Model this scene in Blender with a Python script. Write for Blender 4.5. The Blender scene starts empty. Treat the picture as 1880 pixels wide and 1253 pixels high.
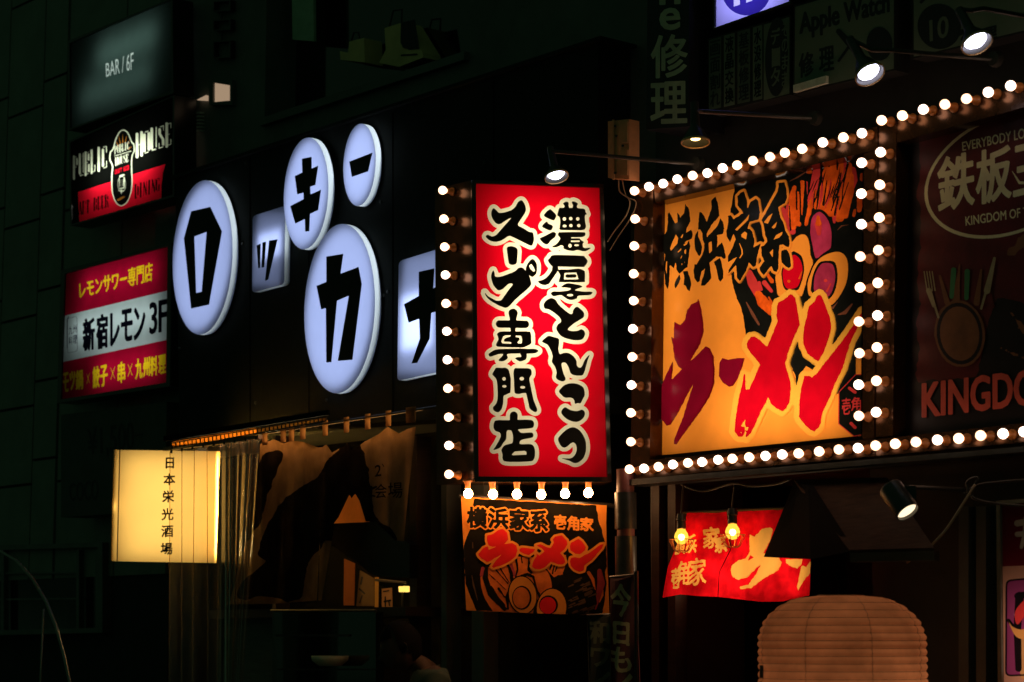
import bpy, math, random
import numpy as np
from mathutils import Vector, Matrix
from mathutils.geometry import delaunay_2d_cdt
random.seed(7)
SC = bpy.context.scene
COL = SC.collection
# ---------------------------------------------------------------- camera
FPX = 3917.0                       # focal length in photograph pixels (1880 wide)
CAM = Vector((0, 0, 1.6))
PITCH = math.atan(543.5 / FPX)
cd = bpy.data.cameras.new('camera')
cam = bpy.data.objects.new('camera', cd)
COL.objects.link(cam)
cam.location = CAM
cam.rotation_euler = (math.pi / 2 + PITCH, 0, 0)
cd.sensor_width = 36
cd.lens = FPX / 1880 * 36
cd.clip_end = 500
cd.dof.use_dof = True
cd.dof.focus_distance = 10.6
cd.dof.aperture_fstop = 3.2
SC.camera = cam
# ---------------------------------------------------------------- night sky, exposure
w = bpy.data.worlds.new('World')
SC.world = w
w.use_nodes = True
bg = w.node_tree.nodes['Background']
bg.inputs[0].default_value = (0.40, 1.0, 0.52, 1)
bg.inputs[1].default_value = 0.031
SC.view_settings.view_transform = 'Standard'
SC.view_settings.look = 'None'
SC.view_settings.exposure = 0
SC.view_settings.gamma = 1
SC.cycles.max_bounces = 6
SC.cycles.diffuse_bounces = 2
SC.cycles.glossy_bounces = 3
SC.cycles.transparent_max_bounces = 12
SC.cycles.caustics_reflective = False
SC.cycles.caustics_refractive = False
SC.cycles.sample_clamp_indirect = 3
SC.cycles.use_denoising = True

# ---------------------------------------------------------------- rays and planes
CP, SP = math.cos(PITCH), math.sin(PITCH)
def rays(P):
    P = np.atleast_2d(np.asarray(P, float))
    u = (P[:, 0] - 940) / FPX
    v = -(P[:, 1] - 626.5) / FPX
    return np.stack([u, CP - SP * v, SP + CP * v], 1)
class Plane:
    def __init__(s, o, n):
        s.o = np.array(o, float); s.n = np.array(n, float) / np.linalg.norm(n)
    def hit(s, P, off=0.0):
        r = rays(P)
        c = np.array(CAM)
        t = (np.dot(s.o - c, s.n) + off) / (r @ s.n)
        return c + r * np.asarray(t)[:, None]
    def at(s, x, y, off=0.0):
        return Vector(s.hit([(x, y)], off)[0])
_a = rays([(-2416, 1170)])[0]; _a[2] = 0; _a /= np.linalg.norm(_a)
ALONG = Vector(-_a)                       # along the street front, towards the near right
NRM = Vector((_a[0] * 0 - _a[1], _a[0], 0)).normalized()
if NRM.y > 0: NRM = -NRM
_p = rays([(1000, 600)])[0]
FRONT = Plane(np.array(CAM) + _p * 11.0 / _p[1], NRM)       # the street front
_p = rays([(990, 600)])[0]
BOARD = Plane(np.array(CAM) + _p * 10.55 / _p[1], (0.156, -0.988, 0))   # plane of the red upright sign
FACE = Plane(np.array(CAM) + rays([(300, 930)])[0] * 12.6, (0.10, -0.99, 0))
UP = Vector((0, 0, 1))

# ---------------------------------------------------------------- linking and tagging
WLOC = {}
def link(o, parent=None):
    COL.objects.link(o)
    if parent is not None:
        o.parent = parent
        o.matrix_parent_inverse = Matrix.Translation(-WLOC.get(parent.name, Vector((0, 0, 0))))
    return o
def tag(o, label=None, cat=None, group=None, kind=None):
    if label: o['label'] = label
    if cat: o['category'] = cat
    if group: o['group'] = group
    if kind: o['kind'] = kind
    return o
def thing(name, label, cat, loc, group=None):
    o = bpy.data.objects.new(name, None)
    o.empty_display_size = 0.1
    o.location = loc
    COL.objects.link(o)
    WLOC[o.name] = Vector(loc)
    return tag(o, label, cat, group)
def mesh_obj(name, V, F, mats, parent=None, midx=None, smooth=False):
    me = bpy.data.meshes.new(name)
    me.from_pydata([tuple(v) for v in V], [], [tuple(f) for f in F])
    for m in (mats if isinstance(mats, (list, tuple)) else [mats]): me.materials.append(m)
    if midx is not None: me.polygons.foreach_set('material_index', midx)
    if smooth is True: me.polygons.foreach_set('use_smooth', [True] * len(me.polygons))
    elif smooth: me.polygons.foreach_set('use_smooth', [True] * len(me.polygons)); me.set_sharp_from_angle(angle=smooth)
    me.update()
    return link(bpy.data.objects.new(name, me), parent)
class MB:
    """collects shapes that make ONE mesh"""
    def __init__(s): s.V = []; s.F = []
    def add(s, V, F):
        b = len(s.V); s.V += [tuple(v) for v in V]; s.F += [tuple(i + b for i in f) for f in F]; return s
    def prism(s, A, d):
        """polygon A (3D points) pushed by vector d"""
        A = [Vector(a) for a in A]; n = len(A); d = Vector(d)
        F = [tuple(range(n)), tuple(range(2 * n - 1, n - 1, -1))] + [(i, i + n, (i + 1) % n + n, (i + 1) % n) for i in range(n)]
        return s.add(A + [a + d for a in A], F)
    def px(s, plane, pts, front, back):
        """polygon given on a plane, from its front offset to its back offset"""
        A = plane.hit(pts, front)
        return s.prism(A, Vector(plane.n) * (back - front))
    def ring(s, plane, outer, inner, front, back):
        n = len(outer); d = Vector(plane.n) * (back - front)
        O = [Vector(a) for a in plane.hit(outer, front)]; I = [Vector(a) for a in plane.hit(inner, front)]
        V = O + I + [o + d for o in O] + [i + d for i in I]
        F = []
        for i in range(n):
            j = (i + 1) % n
            F += [(i, j, n + j, n + i), (2 * n + i, 3 * n + i, 3 * n + j, 2 * n + j), (i, 2 * n + i, 2 * n + j, j), (n + i, n + j, 3 * n + j, 3 * n + i)]
        return s.add(V, F)
    def box(s, c, sx, sy, sz, rot=None):
        R = rot or Matrix.Identity(3)
        V = [Vector(c) + R @ Vector((x * sx / 2, y * sy / 2, z * sz / 2)) for x in (-1, 1) for y in (-1, 1) for z in (-1, 1)]
        return s.add(V, [(0, 1, 3, 2), (4, 6, 7, 5), (0, 4, 5, 1), (2, 3, 7, 6), (0, 2, 6, 4), (1, 5, 7, 3)])
    def tube(s, pts, r, k=10, cap=True):
        pts = [Vector(p) for p in pts]; n = len(pts)
        rr = r if isinstance(r, (list, tuple)) else [r] * n
        V = []; F = []; ref = None
        for i, p in enumerate(pts):
            t = (pts[min(i + 1, n - 1)] - pts[max(i - 1, 0)]).normalized()
            if ref is None: ref = t.orthogonal().normalized()
            ref = (ref - t * ref.dot(t)).normalized(); b = t.cross(ref)
            V += [p + (ref * math.cos(2 * math.pi * q / k) + b * math.sin(2 * math.pi * q / k)) * rr[i] for q in range(k)]
        for i in range(n - 1):
            F += [(i * k + q, i * k + (q + 1) % k, (i + 1) * k + (q + 1) % k, (i + 1) * k + q) for q in range(k)]
        if cap: F += [tuple(range(k - 1, -1, -1)), tuple((n - 1) * k + q for q in range(k))]
        return s.add(V, F)
    def lathe(s, prof, c=(0, 0, 0), axis=(0, 0, 1), k=20):
        """profile [(radius, height)] turned about an axis through c"""
        ax = Vector(axis).normalized(); e = ax.orthogonal().normalized(); b = ax.cross(e); c = Vector(c)
        V = []; F = []; n = len(prof)
        for r, h in prof:
            V += [c + ax * h + (e * math.cos(2 * math.pi * q / k) + b * math.sin(2 * math.pi * q / k)) * max(r, 1e-5) for q in range(k)]
        for i in range(n - 1):
            F += [(i * k + q, i * k + (q + 1) % k, (i + 1) * k + (q + 1) % k, (i + 1) * k + q) for q in range(k)]
        return s.add(V, F)
    def build(s, name, mats, parent=None, smooth=False):
        return mesh_obj(name, s.V, s.F, mats, parent, smooth=smooth)

# ---------------------------------------------------------------- materials
def nt(m):
    m.use_nodes = True
    t = m.node_tree; t.nodes.clear()
    o = t.nodes.new('ShaderNodeOutputMaterial')
    return t, o
def mat(name, col, rough=0.6, metal=0.0, var=0.25, scale=6.0, bump=0.0, coat=0.0, stretch=(1, 1, 1), spec=0.5):
    m = bpy.data.materials.new(name); t, o = nt(m)
    p = t.nodes.new('ShaderNodeBsdfPrincipled')
    tc = t.nodes.new('ShaderNodeTexCoord'); mp = t.nodes.new('ShaderNodeMapping'); mp.inputs['Scale'].default_value = stretch
    nz = t.nodes.new('ShaderNodeTexNoise'); nz.inputs['Scale'].default_value = scale; nz.inputs['Detail'].default_value = 6; nz.inputs['Roughness'].default_value = 0.65
    t.links.new(tc.outputs['Object'], mp.inputs[0]); t.links.new(mp.outputs[0], nz.inputs[0])
    r = t.nodes.new('ShaderNodeValToRGB')
    r.color_ramp.elements[0].position = 0.3; r.color_ramp.elements[1].position = 0.7
    r.color_ramp.elements[0].color = (*[c * (1 - var) for c in col], 1); r.color_ramp.elements[1].color = (*[min(1, c * (1 + var)) for c in col], 1)
    t.links.new(nz.outputs[0], r.inputs[0]); t.links.new(r.outputs[0], p.inputs['Base Color'])
    p.inputs['Roughness'].default_value = rough; p.inputs['Metallic'].default_value = metal; p.inputs['Coat Weight'].default_value = coat
    p.inputs['Specular IOR Level'].default_value = spec
    if bump:
        b = t.nodes.new('ShaderNodeBump'); b.inputs['Strength'].default_value = bump; b.inputs['Distance'].default_value = 0.01
        t.links.new(nz.outputs[0], b.inputs['Height']); t.links.new(b.outputs[0], p.inputs['Normal'])
    t.links.new(p.outputs[0], o.inputs[0])
    return m
def glow(name, col, s):
    m = bpy.data.materials.new(name); t, o = nt(m)
    e = t.nodes.new('ShaderNodeEmission'); e.inputs[0].default_value = (*col, 1); e.inputs[1].default_value = s
    t.links.new(e.outputs[0], o.inputs[0]); return m
def sheet(name, col, trans=0.6, gloss=0.0, rough=0.3, var=0.05, scale=9.0):
    """printed sheet that lets light through: translucent + diffuse, with an optional gloss"""
    m = bpy.data.materials.new(name); t, o = nt(m)
    tc = t.nodes.new('ShaderNodeTexCoord'); nz = t.nodes.new('ShaderNodeTexNoise'); nz.inputs['Scale'].default_value = scale; nz.inputs['Detail'].default_value = 5
    r = t.nodes.new('ShaderNodeValToRGB'); r.color_ramp.elements[0].position = 0.3; r.color_ramp.elements[1].position = 0.7
    r.color_ramp.elements[0].color = (*[c * (1 - var) for c in col], 1); r.color_ramp.elements[1].color = (*[min(1, c * (1 + var)) for c in col], 1)
    t.links.new(tc.outputs['Object'], nz.inputs[0]); t.links.new(nz.outputs[0], r.inputs[0])
    a = t.nodes.new('ShaderNodeBsdfTranslucent'); d = t.nodes.new('ShaderNodeBsdfDiffuse'); x = t.nodes.new('ShaderNodeMixShader')
    t.links.new(r.outputs[0], a.inputs[0]); t.links.new(r.outputs[0], d.inputs[0])
    x.inputs[0].default_value = trans
    t.links.new(d.outputs[0], x.inputs[1]); t.links.new(a.outputs[0], x.inputs[2])
    last = x
    if gloss:
        g = t.nodes.new('ShaderNodeBsdfGlossy'); g.inputs['Roughness'].default_value = rough
        f = t.nodes.new('ShaderNodeFresnel'); f.inputs[0].default_value = 1.45
        k = t.nodes.new('ShaderNodeMath'); k.operation = 'MULTIPLY'; k.inputs[1].default_value = gloss
        y = t.nodes.new('ShaderNodeMixShader')
        t.links.new(f.outputs[0], k.inputs[0]); t.links.new(k.outputs[0], y.inputs[0]); t.links.new(x.outputs[0], y.inputs[1]); t.links.new(g.outputs[0], y.inputs[2]); last = y
    t.links.new(last.outputs[0], o.inputs[0]); return m
def film(name, col, clear=0.85, rough=0.08, milk=0.0):
    """clear vinyl: mostly see-through with a gloss"""
    m = bpy.data.materials.new(name); t, o = nt(m)
    a = t.nodes.new('ShaderNodeBsdfTransparent'); a.inputs[0].default_value = (*col, 1)
    g = t.nodes.new('ShaderNodeBsdfGlossy'); g.inputs['Roughness'].default_value = rough; g.inputs[0].default_value = (0.9, 0.9, 0.9, 1)
    x = t.nodes.new('ShaderNodeMixShader'); x.inputs[0].default_value = 1 - clear
    t.links.new(a.outputs[0], x.inputs[1]); t.links.new(g.outputs[0], x.inputs[2])
    d = t.nodes.new('ShaderNodeBsdfTranslucent'); d.inputs[0].default_value = (0.8, 0.75, 0.65, 1); y = t.nodes.new('ShaderNodeMixShader'); y.inputs[0].default_value = milk
    t.links.new(x.outputs[0], y.inputs[1]); t.links.new(d.outputs[0], y.inputs[2]); t.links.new(y.outputs[0], o.inputs[0]); return m

# ---------------------------------------------------------------- lamps
def strip_lamp(name, parent, plane, quad, off, power, col, face=0.0, round_=False, back=False):
    """a flat lamp in a light box, or an unseen one added behind cloth"""
    Q = [Vector(v) + Vector(plane.n) * (off - face) for v in plane.hit(quad, face)]
    c = sum(Q, Vector()) / 4
    x = (Q[1] - Q[0] + Q[2] - Q[3]) / 2; z = (Q[0] - Q[3] + Q[1] - Q[2]) / 2
    l = bpy.data.lights.new(name, 'AREA'); l.shape = 'ELLIPSE' if round_ else 'RECTANGLE'; l.size = x.length; l.size_y = z.length; l.energy = power; l.color = col
    o = bpy.data.objects.new(name, l)
    zz = Vector(plane.n) * (1 if back else -1); xx = x.normalized(); yy = zz.cross(xx).normalized(); xx = yy.cross(zz)
    R = Matrix((xx, yy, zz)).transposed().to_4x4()
    COL.objects.link(o)
    o.parent = parent; o.matrix_parent_inverse = Matrix.Translation(-WLOC.get(parent.name, Vector()))
    o.matrix_basis = Matrix.Translation(c) @ R
    return o
def point_lamp(name, loc, power, col, r=0.05, parent=None):
    l = bpy.data.lights.new(name, 'POINT'); l.energy = power; l.color = col; l.shadow_soft_size = r
    o = bpy.data.objects.new(name, l); o.location = loc
    COL.objects.link(o)
    if parent is not None:
        o.parent = parent; o.matrix_parent_inverse = Matrix.Translation(-WLOC.get(parent.name, Vector()))
    return o

# ---------------------------------------------------------------- drawing on signs: distance fields -> outlines -> meshes
def Z(ox, oy, s):
    return lambda pts, dx=0, dy=0: np.array([(ox + (x + dx) / s, oy + (y + dy) / s) for x, y in pts], float)
def spline(P, k=5):
    P = np.asarray(P, float); a = np.roll(P, 1, 0); b = P; c = np.roll(P, -1, 0); d = np.roll(P, -2, 0)
    out = []
    for t in np.linspace(0, 1, k, endpoint=False):
        out.append(0.5 * (2 * b + (c - a) * t + (2 * a - 5 * b + 4 * c - d) * t * t + (3 * b - a - 3 * c + d) * t ** 3))
    return np.stack(out, 1).reshape(-1, 2)
def ell(cx, cy, rx, ry, rot=0, n=28):
    t = np.linspace(0, 2 * np.pi, n, endpoint=False); c, s_ = math.cos(rot), math.sin(rot)
    x = rx * np.cos(t); y = ry * np.sin(t)
    return np.stack([cx + x * c - y * s_, cy + x * s_ + y * c], 1)
FAR = 60.0
class Grid:
    def __init__(s, x0, y0, x1, y1, res=1.0):
        s.res = res; s.x0 = x0; s.y0 = y0
        s.xs = np.arange(x0, x1 + res, res); s.ys = np.arange(y0, y1 + res, res)
        s.X, s.Y = np.meshgrid(s.xs, s.ys)
    def empty(s): return np.full(s.X.shape, FAR)
    def win(s, lo, hi, m):
        i0 = max(0, int((lo[0] - m - s.x0) / s.res)); i1 = min(len(s.xs), int((hi[0] + m - s.x0) / s.res) + 2)
        j0 = max(0, int((lo[1] - m - s.y0) / s.res)); j1 = min(len(s.ys), int((hi[1] + m - s.y0) / s.res) + 2)
        return j0, j1, i0, i1
    def loops(s, L, m=14.0):
        """signed distance to closed loops (even-odd), negative inside"""
        L = [np.asarray(l, float) for l in L]
        A = np.concatenate(L); B = np.concatenate([np.roll(l, -1, 0) for l in L])
        out = s.empty(); j0, j1, i0, i1 = s.win(A.min(0), A.max(0), m)
        if j1 <= j0 or i1 <= i0: return out
        x = s.X[j0:j1, i0:i1].ravel(); y = s.Y[j0:j1, i0:i1].ravel()
        best = np.full(x.shape, 1e9); ins = np.zeros(x.shape, bool)
        for (ax, ay), (bx, by) in zip(A, B):
            dx, dy = bx - ax, by - ay; q = dx * dx + dy * dy
            if q < 1e-12: continue
            t = np.clip(((x - ax) * dx + (y - ay) * dy) / q, 0, 1)
            best = np.minimum(best, (x - ax - t * dx) ** 2 + (y - ay - t * dy) ** 2)
            if ay != by: ins ^= ((ay > y) != (by > y)) & (x < dx * (y - ay) / (by - ay) + ax)
        d = np.sqrt(best); d[ins] *= -1
        out[j0:j1, i0:i1] = np.minimum(d, FAR).reshape(j1 - j0, i1 - i0); return out
    def poly(s, P, sm=False): return s.loops([spline(P) if sm else P])
    def polys(s, Ps, sm=False):
        o = s.empty()
        for P in Ps: o = np.minimum(o, s.poly(P, sm))
        return o
    def stroke(s, P, r):
        """brush stroke through points with a radius at each point"""
        P = np.asarray(P, float); r = [r] * len(P) if np.isscalar(r) else r
        out = s.empty(); j0, j1, i0, i1 = s.win(P.min(0), P.max(0), 14 + max(r))
        if j1 <= j0 or i1 <= i0: return out
        x = s.X[j0:j1, i0:i1]; y = s.Y[j0:j1, i0:i1]; b = np.full(x.shape, FAR)
        for i in range(len(P) - 1):
            (ax, ay), (bx, by) = P[i], P[i + 1]; dx, dy = bx - ax, by - ay; q = dx * dx + dy * dy + 1e-9
            t = np.clip(((x - ax) * dx + (y - ay) * dy) / q, 0, 1)
            b = np.minimum(b, np.hypot(x - ax - t * dx, y - ay - t * dy) - (r[i] + (r[i + 1] - r[i]) * t))
        out[j0:j1, i0:i1] = b; return out
    def strokes(s, L):
        o = s.empty()
        for P, r in L: o = np.minimum(o, s.stroke(P, r))
        return o
    def text(s, body, quad, bold=0.0, slant=0.0):
        """line of type fitted into a quad (tl, tr, br, bl)"""
        L, lo, hi = glyphs(body); q = np.asarray(quad, float); out = []
        for l in L:
            u = (l[:, 0] - lo[0]) / (hi[0] - lo[0]); v = 1 - (l[:, 1] - lo[1]) / (hi[1] - lo[1])
            u = u[:, None]; v = v[:, None]
            out.append((q[0] * (1 - u) + q[1] * u) * (1 - v) + (q[3] * (1 - u) + q[2] * u) * v)
        return s.loops(out) - bold
    def noise(s, scale, seed=0):
        rs = np.random.RandomState(seed); n = np.zeros(s.X.shape)
        for o, a in ((1, 1.0), (2.1, 0.5), (4.3, 0.3)):
            g = rs.rand(64, 64) * 2 - 1
            fx = s.X / scale * o; fy = s.Y / scale * o
            i = np.floor(fx).astype(int); j = np.floor(fy).astype(int); u = fx - i; v = fy - j
            u = u * u * (3 - 2 * u); v = v * v * (3 - 2 * v)
            G = lambda jj, ii: g[jj % 64, ii % 64]
            n += a * ((G(j, i) * (1 - u) + G(j, i + 1) * u) * (1 - v) + (G(j + 1, i) * (1 - u) + G(j + 1, i + 1) * u) * v)
        return n
_GL = {}
def glyphs(body):
    if body in _GL: return _GL[body]
    cu = bpy.data.curves.new('type', 'FONT'); cu.body = body; cu.resolution_u = 3
    o = bpy.data.objects.new('type', cu); COL.objects.link(o)
    dg = bpy.context.evaluated_depsgraph_get(); e = o.evaluated_get(dg); m = e.to_mesh()
    V = np.array([v.co[:2] for v in m.vertices]); cnt = {}
    for p in m.polygons:
        vs = list(p.vertices)
        for a, b in zip(vs, vs[1:] + vs[:1]):
            k = (min(a, b), max(a, b)); cnt[k] = cnt.get(k, 0) + 1
    nb = {}
    for (a, b), c in cnt.items():
        if c == 1: nb.setdefault(a, []).append(b); nb.setdefault(b, []).append(a)
    L = chain(nb, V)
    e.to_mesh_clear(); bpy.data.objects.remove(o); bpy.data.curves.remove(cu)
    A = np.concatenate(L); _GL[body] = (L, A.min(0), A.max(0)); return _GL[body]
def chain(nb, V):
    used = set(); L = []
    for st in nb:
        while True:
            nx = [b for b in nb[st] if (min(st, b), max(st, b)) not in used]
            if not nx: break
            path = [st]; cur = st
            while True:
                nx = [b for b in nb[cur] if (min(cur, b), max(cur, b)) not in used]
                if not nx: break
                b = nx[0]; used.add((min(cur, b), max(cur, b))); cur = b
                if cur == st: break
                path.append(cur)
            if len(path) > 2: L.append(np.array([V[i] for i in path]))
    return L
def contours(g, f):
    """iso-lines of f = 0, closed inside the grid"""
    f = f.copy(); f[0, :] = np.maximum(f[0, :], 0.01); f[-1, :] = np.maximum(f[-1, :], 0.01); f[:, 0] = np.maximum(f[:, 0], 0.01); f[:, -1] = np.maximum(f[:, -1], 0.01)
    f[f == 0] = 1e-6
    H, W = f.shape; ins = f < 0
    code = ins[:-1, :-1] * 1 + ins[:-1, 1:] * 2 + ins[1:, 1:] * 4 + ins[1:, :-1] * 8
    T = {1: [(3, 0)], 2: [(0, 1)], 3: [(3, 1)], 4: [(1, 2)], 5: [(3, 0), (1, 2)], 6: [(0, 2)], 7: [(3, 2)], 8: [(2, 3)], 9: [(2, 0)], 10: [(0, 1), (2, 3)], 11: [(2, 1)], 12: [(1, 3)], 13: [(1, 0)], 14: [(0, 3)]}
    pts = {}; nb = {}
    def node(e, j, i):
        if e == 0: k = (0, j, i); a, b = (j, i), (j, i + 1)
        elif e == 2: k = (0, j + 1, i); a, b = (j + 1, i), (j + 1, i + 1)
        elif e == 3: k = (1, j, i); a, b = (j, i), (j + 1, i)
        else: k = (1, j, i + 1); a, b = (j, i + 1), (j + 1, i + 1)
        if k not in pts:
            t = f[a] / (f[a] - f[b]); pts[k] = (g.x0 + (a[1] + (b[1] - a[1]) * t) * g.res, g.y0 + (a[0] + (b[0] - a[0]) * t) * g.res)
        return k
    for j, i in zip(*np.nonzero((code > 0) & (code < 15))):
        for a, b in T[int(code[j, i])]:
            ka, kb = node(a, j, i), node(b, j, i); nb.setdefault(ka, []).append(kb); nb.setdefault(kb, []).append(ka)
    return chain(nb, pts)
def rdp(P, e):
    n = len(P)
    if n < 8: return P
    k = n // 2; keep = np.zeros(n + 1, bool); Q = np.concatenate([P, P[:1]]); keep[[0, k, n]] = True
    st = [(0, k), (k, n)]
    while st:
        a, b = st.pop()
        if b - a < 2: continue
        d = Q[b] - Q[a]; q = Q[a + 1:b] - Q[a]; l = np.hypot(*d)
        h = np.abs(d[0] * q[:, 1] - d[1] * q[:, 0]) / l if l > 1e-9 else np.hypot(q[:, 0], q[:, 1])
        i = int(h.argmax())
        if h[i] > e: keep[a + 1 + i] = True; st += [(a, a + 1 + i), (a + 1 + i, b)]
    return Q[:-1][keep[:-1]]
def region(g, f, eps=0.18, inner=None):
    """triangles of the region f < 0, in photograph pixels"""
    L = [rdp(l, eps) for l in contours(g, f)]
    L = [l for l in L if len(l) >= 3 and abs(np.sum(l[:, 0] * np.roll(l[:, 1], -1) - l[:, 1] * np.roll(l[:, 0], -1))) > 1.2]
    if not L: return np.zeros((0, 2)), []
    V = []; E = []
    for l in L:
        b = len(V); V += [Vector(p) for p in l]; E += [(b + i, b + (i + 1) % len(l)) for i in range(len(l))]
    if inner:
        k = max(1, int(inner / g.res))
        for j in range(k // 2, f.shape[0], k):
            for i in range(k // 2, f.shape[1], k):
                if f[j, i] < -1.0: V.append(Vector((g.xs[i], g.ys[j])))
    v, e, F, *_ = delaunay_2d_cdt(V, E, [], 0, 1e-4)
    v = np.array([tuple(p) for p in v]); out = []
    C = np.array([v[list(t)].mean(0) for t in F]); ci = np.clip((C[:, 0] - g.x0) / g.res, 0, f.shape[1] - 1.001); cj = np.clip((C[:, 1] - g.y0) / g.res, 0, f.shape[0] - 1.001)
    i = ci.astype(int); j = cj.astype(int); u = ci - i; w_ = cj - j
    val = (f[j, i] * (1 - u) + f[j, i + 1] * u) * (1 - w_) + (f[j + 1, i] * (1 - u) + f[j + 1, i + 1] * u) * w_
    for t, q in zip(F, val):
        if q < 0: out.append(tuple(t))
    return v, out
def art(name, g, layers, plane, parent, off=0.0, step=0.0006, disp=None, inner=None, cut=True):
    """ONE mesh of printed layers [(field, material)], later ones on top; each layer is cut away under the next"""
    V = []; F = []; M = []; mats = []; above = None
    todo = []
    for k in range(len(layers) - 1, -1, -1):
        f, m = layers[k]
        vis = f if above is None or not cut else np.maximum(f, -(above + 0.12))
        above = f if above is None else np.minimum(above, f)
        todo.append((k, vis, m))
    for k, vis, m in reversed(todo):
        v, t = region(g, vis, inner=inner)
        if not len(t): continue
        if m not in mats: mats.append(m)
        P = plane.hit(v, off + k * step + (disp(v) @ plane.n if disp is not None else 0.0))
        b = len(V); V += [tuple(p) for p in P]
        # face towards the camera
        for a_, b_, c_ in t:
            pa, pb, pc = v[a_], v[b_], v[c_]
            s_ = (pb[0] - pa[0]) * (pc[1] - pa[1]) - (pb[1] - pa[1]) * (pc[0] - pa[0])
            F.append((b + a_, b + c_, b + b_) if s_ > 0 else (b + a_, b + b_, b + c_)); M.append(mats.index(m))
    return mesh_obj(name, V, F, mats, parent, midx=M)
def lerp(a, b, t): return (a[0] + (b[0] - a[0]) * t, a[1] + (b[1] - a[1]) * t)
def qsub(q, u0, v0, u1, v1):
    """sub-quad of a quad (tl, tr, br, bl)"""
    f = lambda u, v: lerp(lerp(q[0], q[1], u), lerp(q[3], q[2], u), v)
    return [f(u0, v0), f(u1, v0), f(u1, v1), f(u0, v1)]
def grow(q, d):
    c = np.mean(q, 0); return [tuple(c + (np.array(p) - c) * (1 + d / np.abs(np.array(p) - c))) for p in q]

# ================================================================ materials used by many things
M_WALL = mat('dark_tile', (0.16, 0.19, 0.16), 0.55, var=0.2, scale=3)
M_WALL2 = mat('render_wall', (0.12, 0.13, 0.12), 0.7, var=0.25, scale=2.5)
M_JOINT = mat('joint', (0.02, 0.02, 0.02), 0.9)
M_FASCIA = mat('fascia_black', (0.012, 0.014, 0.013), 0.75, var=0.3, scale=4, spec=0.15)
M_BLACK = mat('black_paint', (0.012, 0.011, 0.01), 0.3, var=0.3)
M_MATT = mat('matt_black', (0.003, 0.003, 0.003), 0.9, spec=0.03)
M_GLOSSB = mat('glossy_black', (0.015, 0.013, 0.01), 0.22, var=0.3, coat=0.3, scale=20, bump=0.03)
M_STEEL = mat('steel', (0.25, 0.24, 0.22), 0.35, 0.9, var=0.2, scale=14)
M_DSTEEL = mat('dark_steel', (0.06, 0.058, 0.055), 0.35, 0.6, var=0.3, scale=14)
M_ALU = mat('window_alu', (0.10, 0.11, 0.10), 0.4, 0.4)
M_GLASSD = mat('dark_glass', (0.006, 0.008, 0.007), 0.08, var=0.1, coat=0.5)
M_SOCK = mat('socket', (0.45, 0.15, 0.03), 0.4, var=0.2)
M_BEAM = mat('bronze_paint', (0.065, 0.026, 0.008), 0.2, 0.6, var=0.35, scale=16, bump=0.04)
M_INK = mat('ink', (0.006, 0.006, 0.007), 0.45, var=0.2, spec=0.25)
M_INKB = mat('ink_brown', (0.02, 0.014, 0.008), 0.35, var=0.3)
M_WOOD = mat('dark_wood', (0.05, 0.03, 0.018), 0.6, var=0.4, scale=5, stretch=(1, 1, 8), bump=0.2)
M_ROAD = mat('asphalt', (0.05, 0.05, 0.05), 0.8, var=0.3, scale=12, bump=0.2)
M_PAVE = mat('paving', (0.16, 0.15, 0.14), 0.75, var=0.25, scale=5)
M_BULB = glow('bulb_light', (1.0, 0.58, 0.34), 4.2)
M_BULB_DIM = glow('bulb_light_dim', (1.0, 0.55, 0.33), 3.2)
M_BULB_COOL = glow('bulb_light_cool', (1.0, 0.68, 0.52), 4.6)
M_BULB_HOT = glow('bulb_light_bright', (1.0, 0.50, 0.20), 70.0)
M_CABLE = mat('cable', (0.03, 0.028, 0.025), 0.5)

# ================================================================ ground
def at(x, y, off=0.0): return FRONT.at(x, y, off)
def fp(s, off, z):
    """a point on the street front: metres along it from its middle, metres in front of it, height"""
    o = Vector(FRONT.o); o.z = 0
    return o + ALONG * s + NRM * off + UP * z
def slab(mb, s0, s1, o0, o1, z0, z1):
    A = [fp(s0, o1, z0), fp(s1, o1, z0), fp(s1, o1, z1), fp(s0, o1, z1)]
    return mb.prism(A, NRM * (o0 - o1))
def spx(px, y=700, off=0.0):
    """metres along the front of a photograph column"""
    v = at(px, y, off) - Vector(FRONT.o); return v.dot(ALONG)
def zpx(x, y, off=0.0): return at(x, y, off).z
tag(mesh_obj('road', [fp(-60, 4.2, -0.12), fp(60, 4.2, -0.12), fp(60, 60, -0.12), fp(-60, 60, -0.12)], [(0, 1, 2, 3)], M_ROAD), kind='structure')
mb = MB(); slab(mb, -60, 60, -6, 4.2, -0.3, 0.0)
tag(mb.build('pavement', M_PAVE), kind='structure')

# ================================================================ bulbs
def bulb_meshes():
    r = 0.0215
    prof = [(r * math.sin(a), -r * math.cos(a)) for a in np.linspace(math.pi, 0.62, 11)]
    prof = [(p, h) for p, h in prof] + [(0.0105, -0.0205), (0.0105, -0.026)]
    b = MB().lathe(prof, k=18)
    s = MB().lathe([(0.0110, -0.0225), (0.0135, -0.0235), (0.0135, -0.047), (0.016, -0.049), (0.017, -0.056), (0.022, -0.058), (0.023, -0.066), (0, -0.066)], k=16)
    out = []
    for n, q, m in (('bulb', b, M_BULB), ('socket', s, M_SOCK), ('bright_bulb', b, M_BULB_HOT), ('dim_bulb', b, M_BULB_DIM), ('cool_bulb', b, M_BULB_COOL)):
        me = bpy.data.meshes.new(n); me.from_pydata(q.V, [], q.F); me.materials.append(m)
        me.polygons.foreach_set('use_smooth', [True] * len(me.polygons)); out.append(me)
    return out
BULB_ME, SOCK_ME, HOT_ME, DIM_ME, COOL_ME = bulb_meshes()
BULB_RND = random.Random(21)
def frame_matrix(axis):
    z = Vector(axis).normalized(); x = z.orthogonal().normalized(); y = z.cross(x)
    return Matrix((x, y, z)).transposed().to_4x4()
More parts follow.
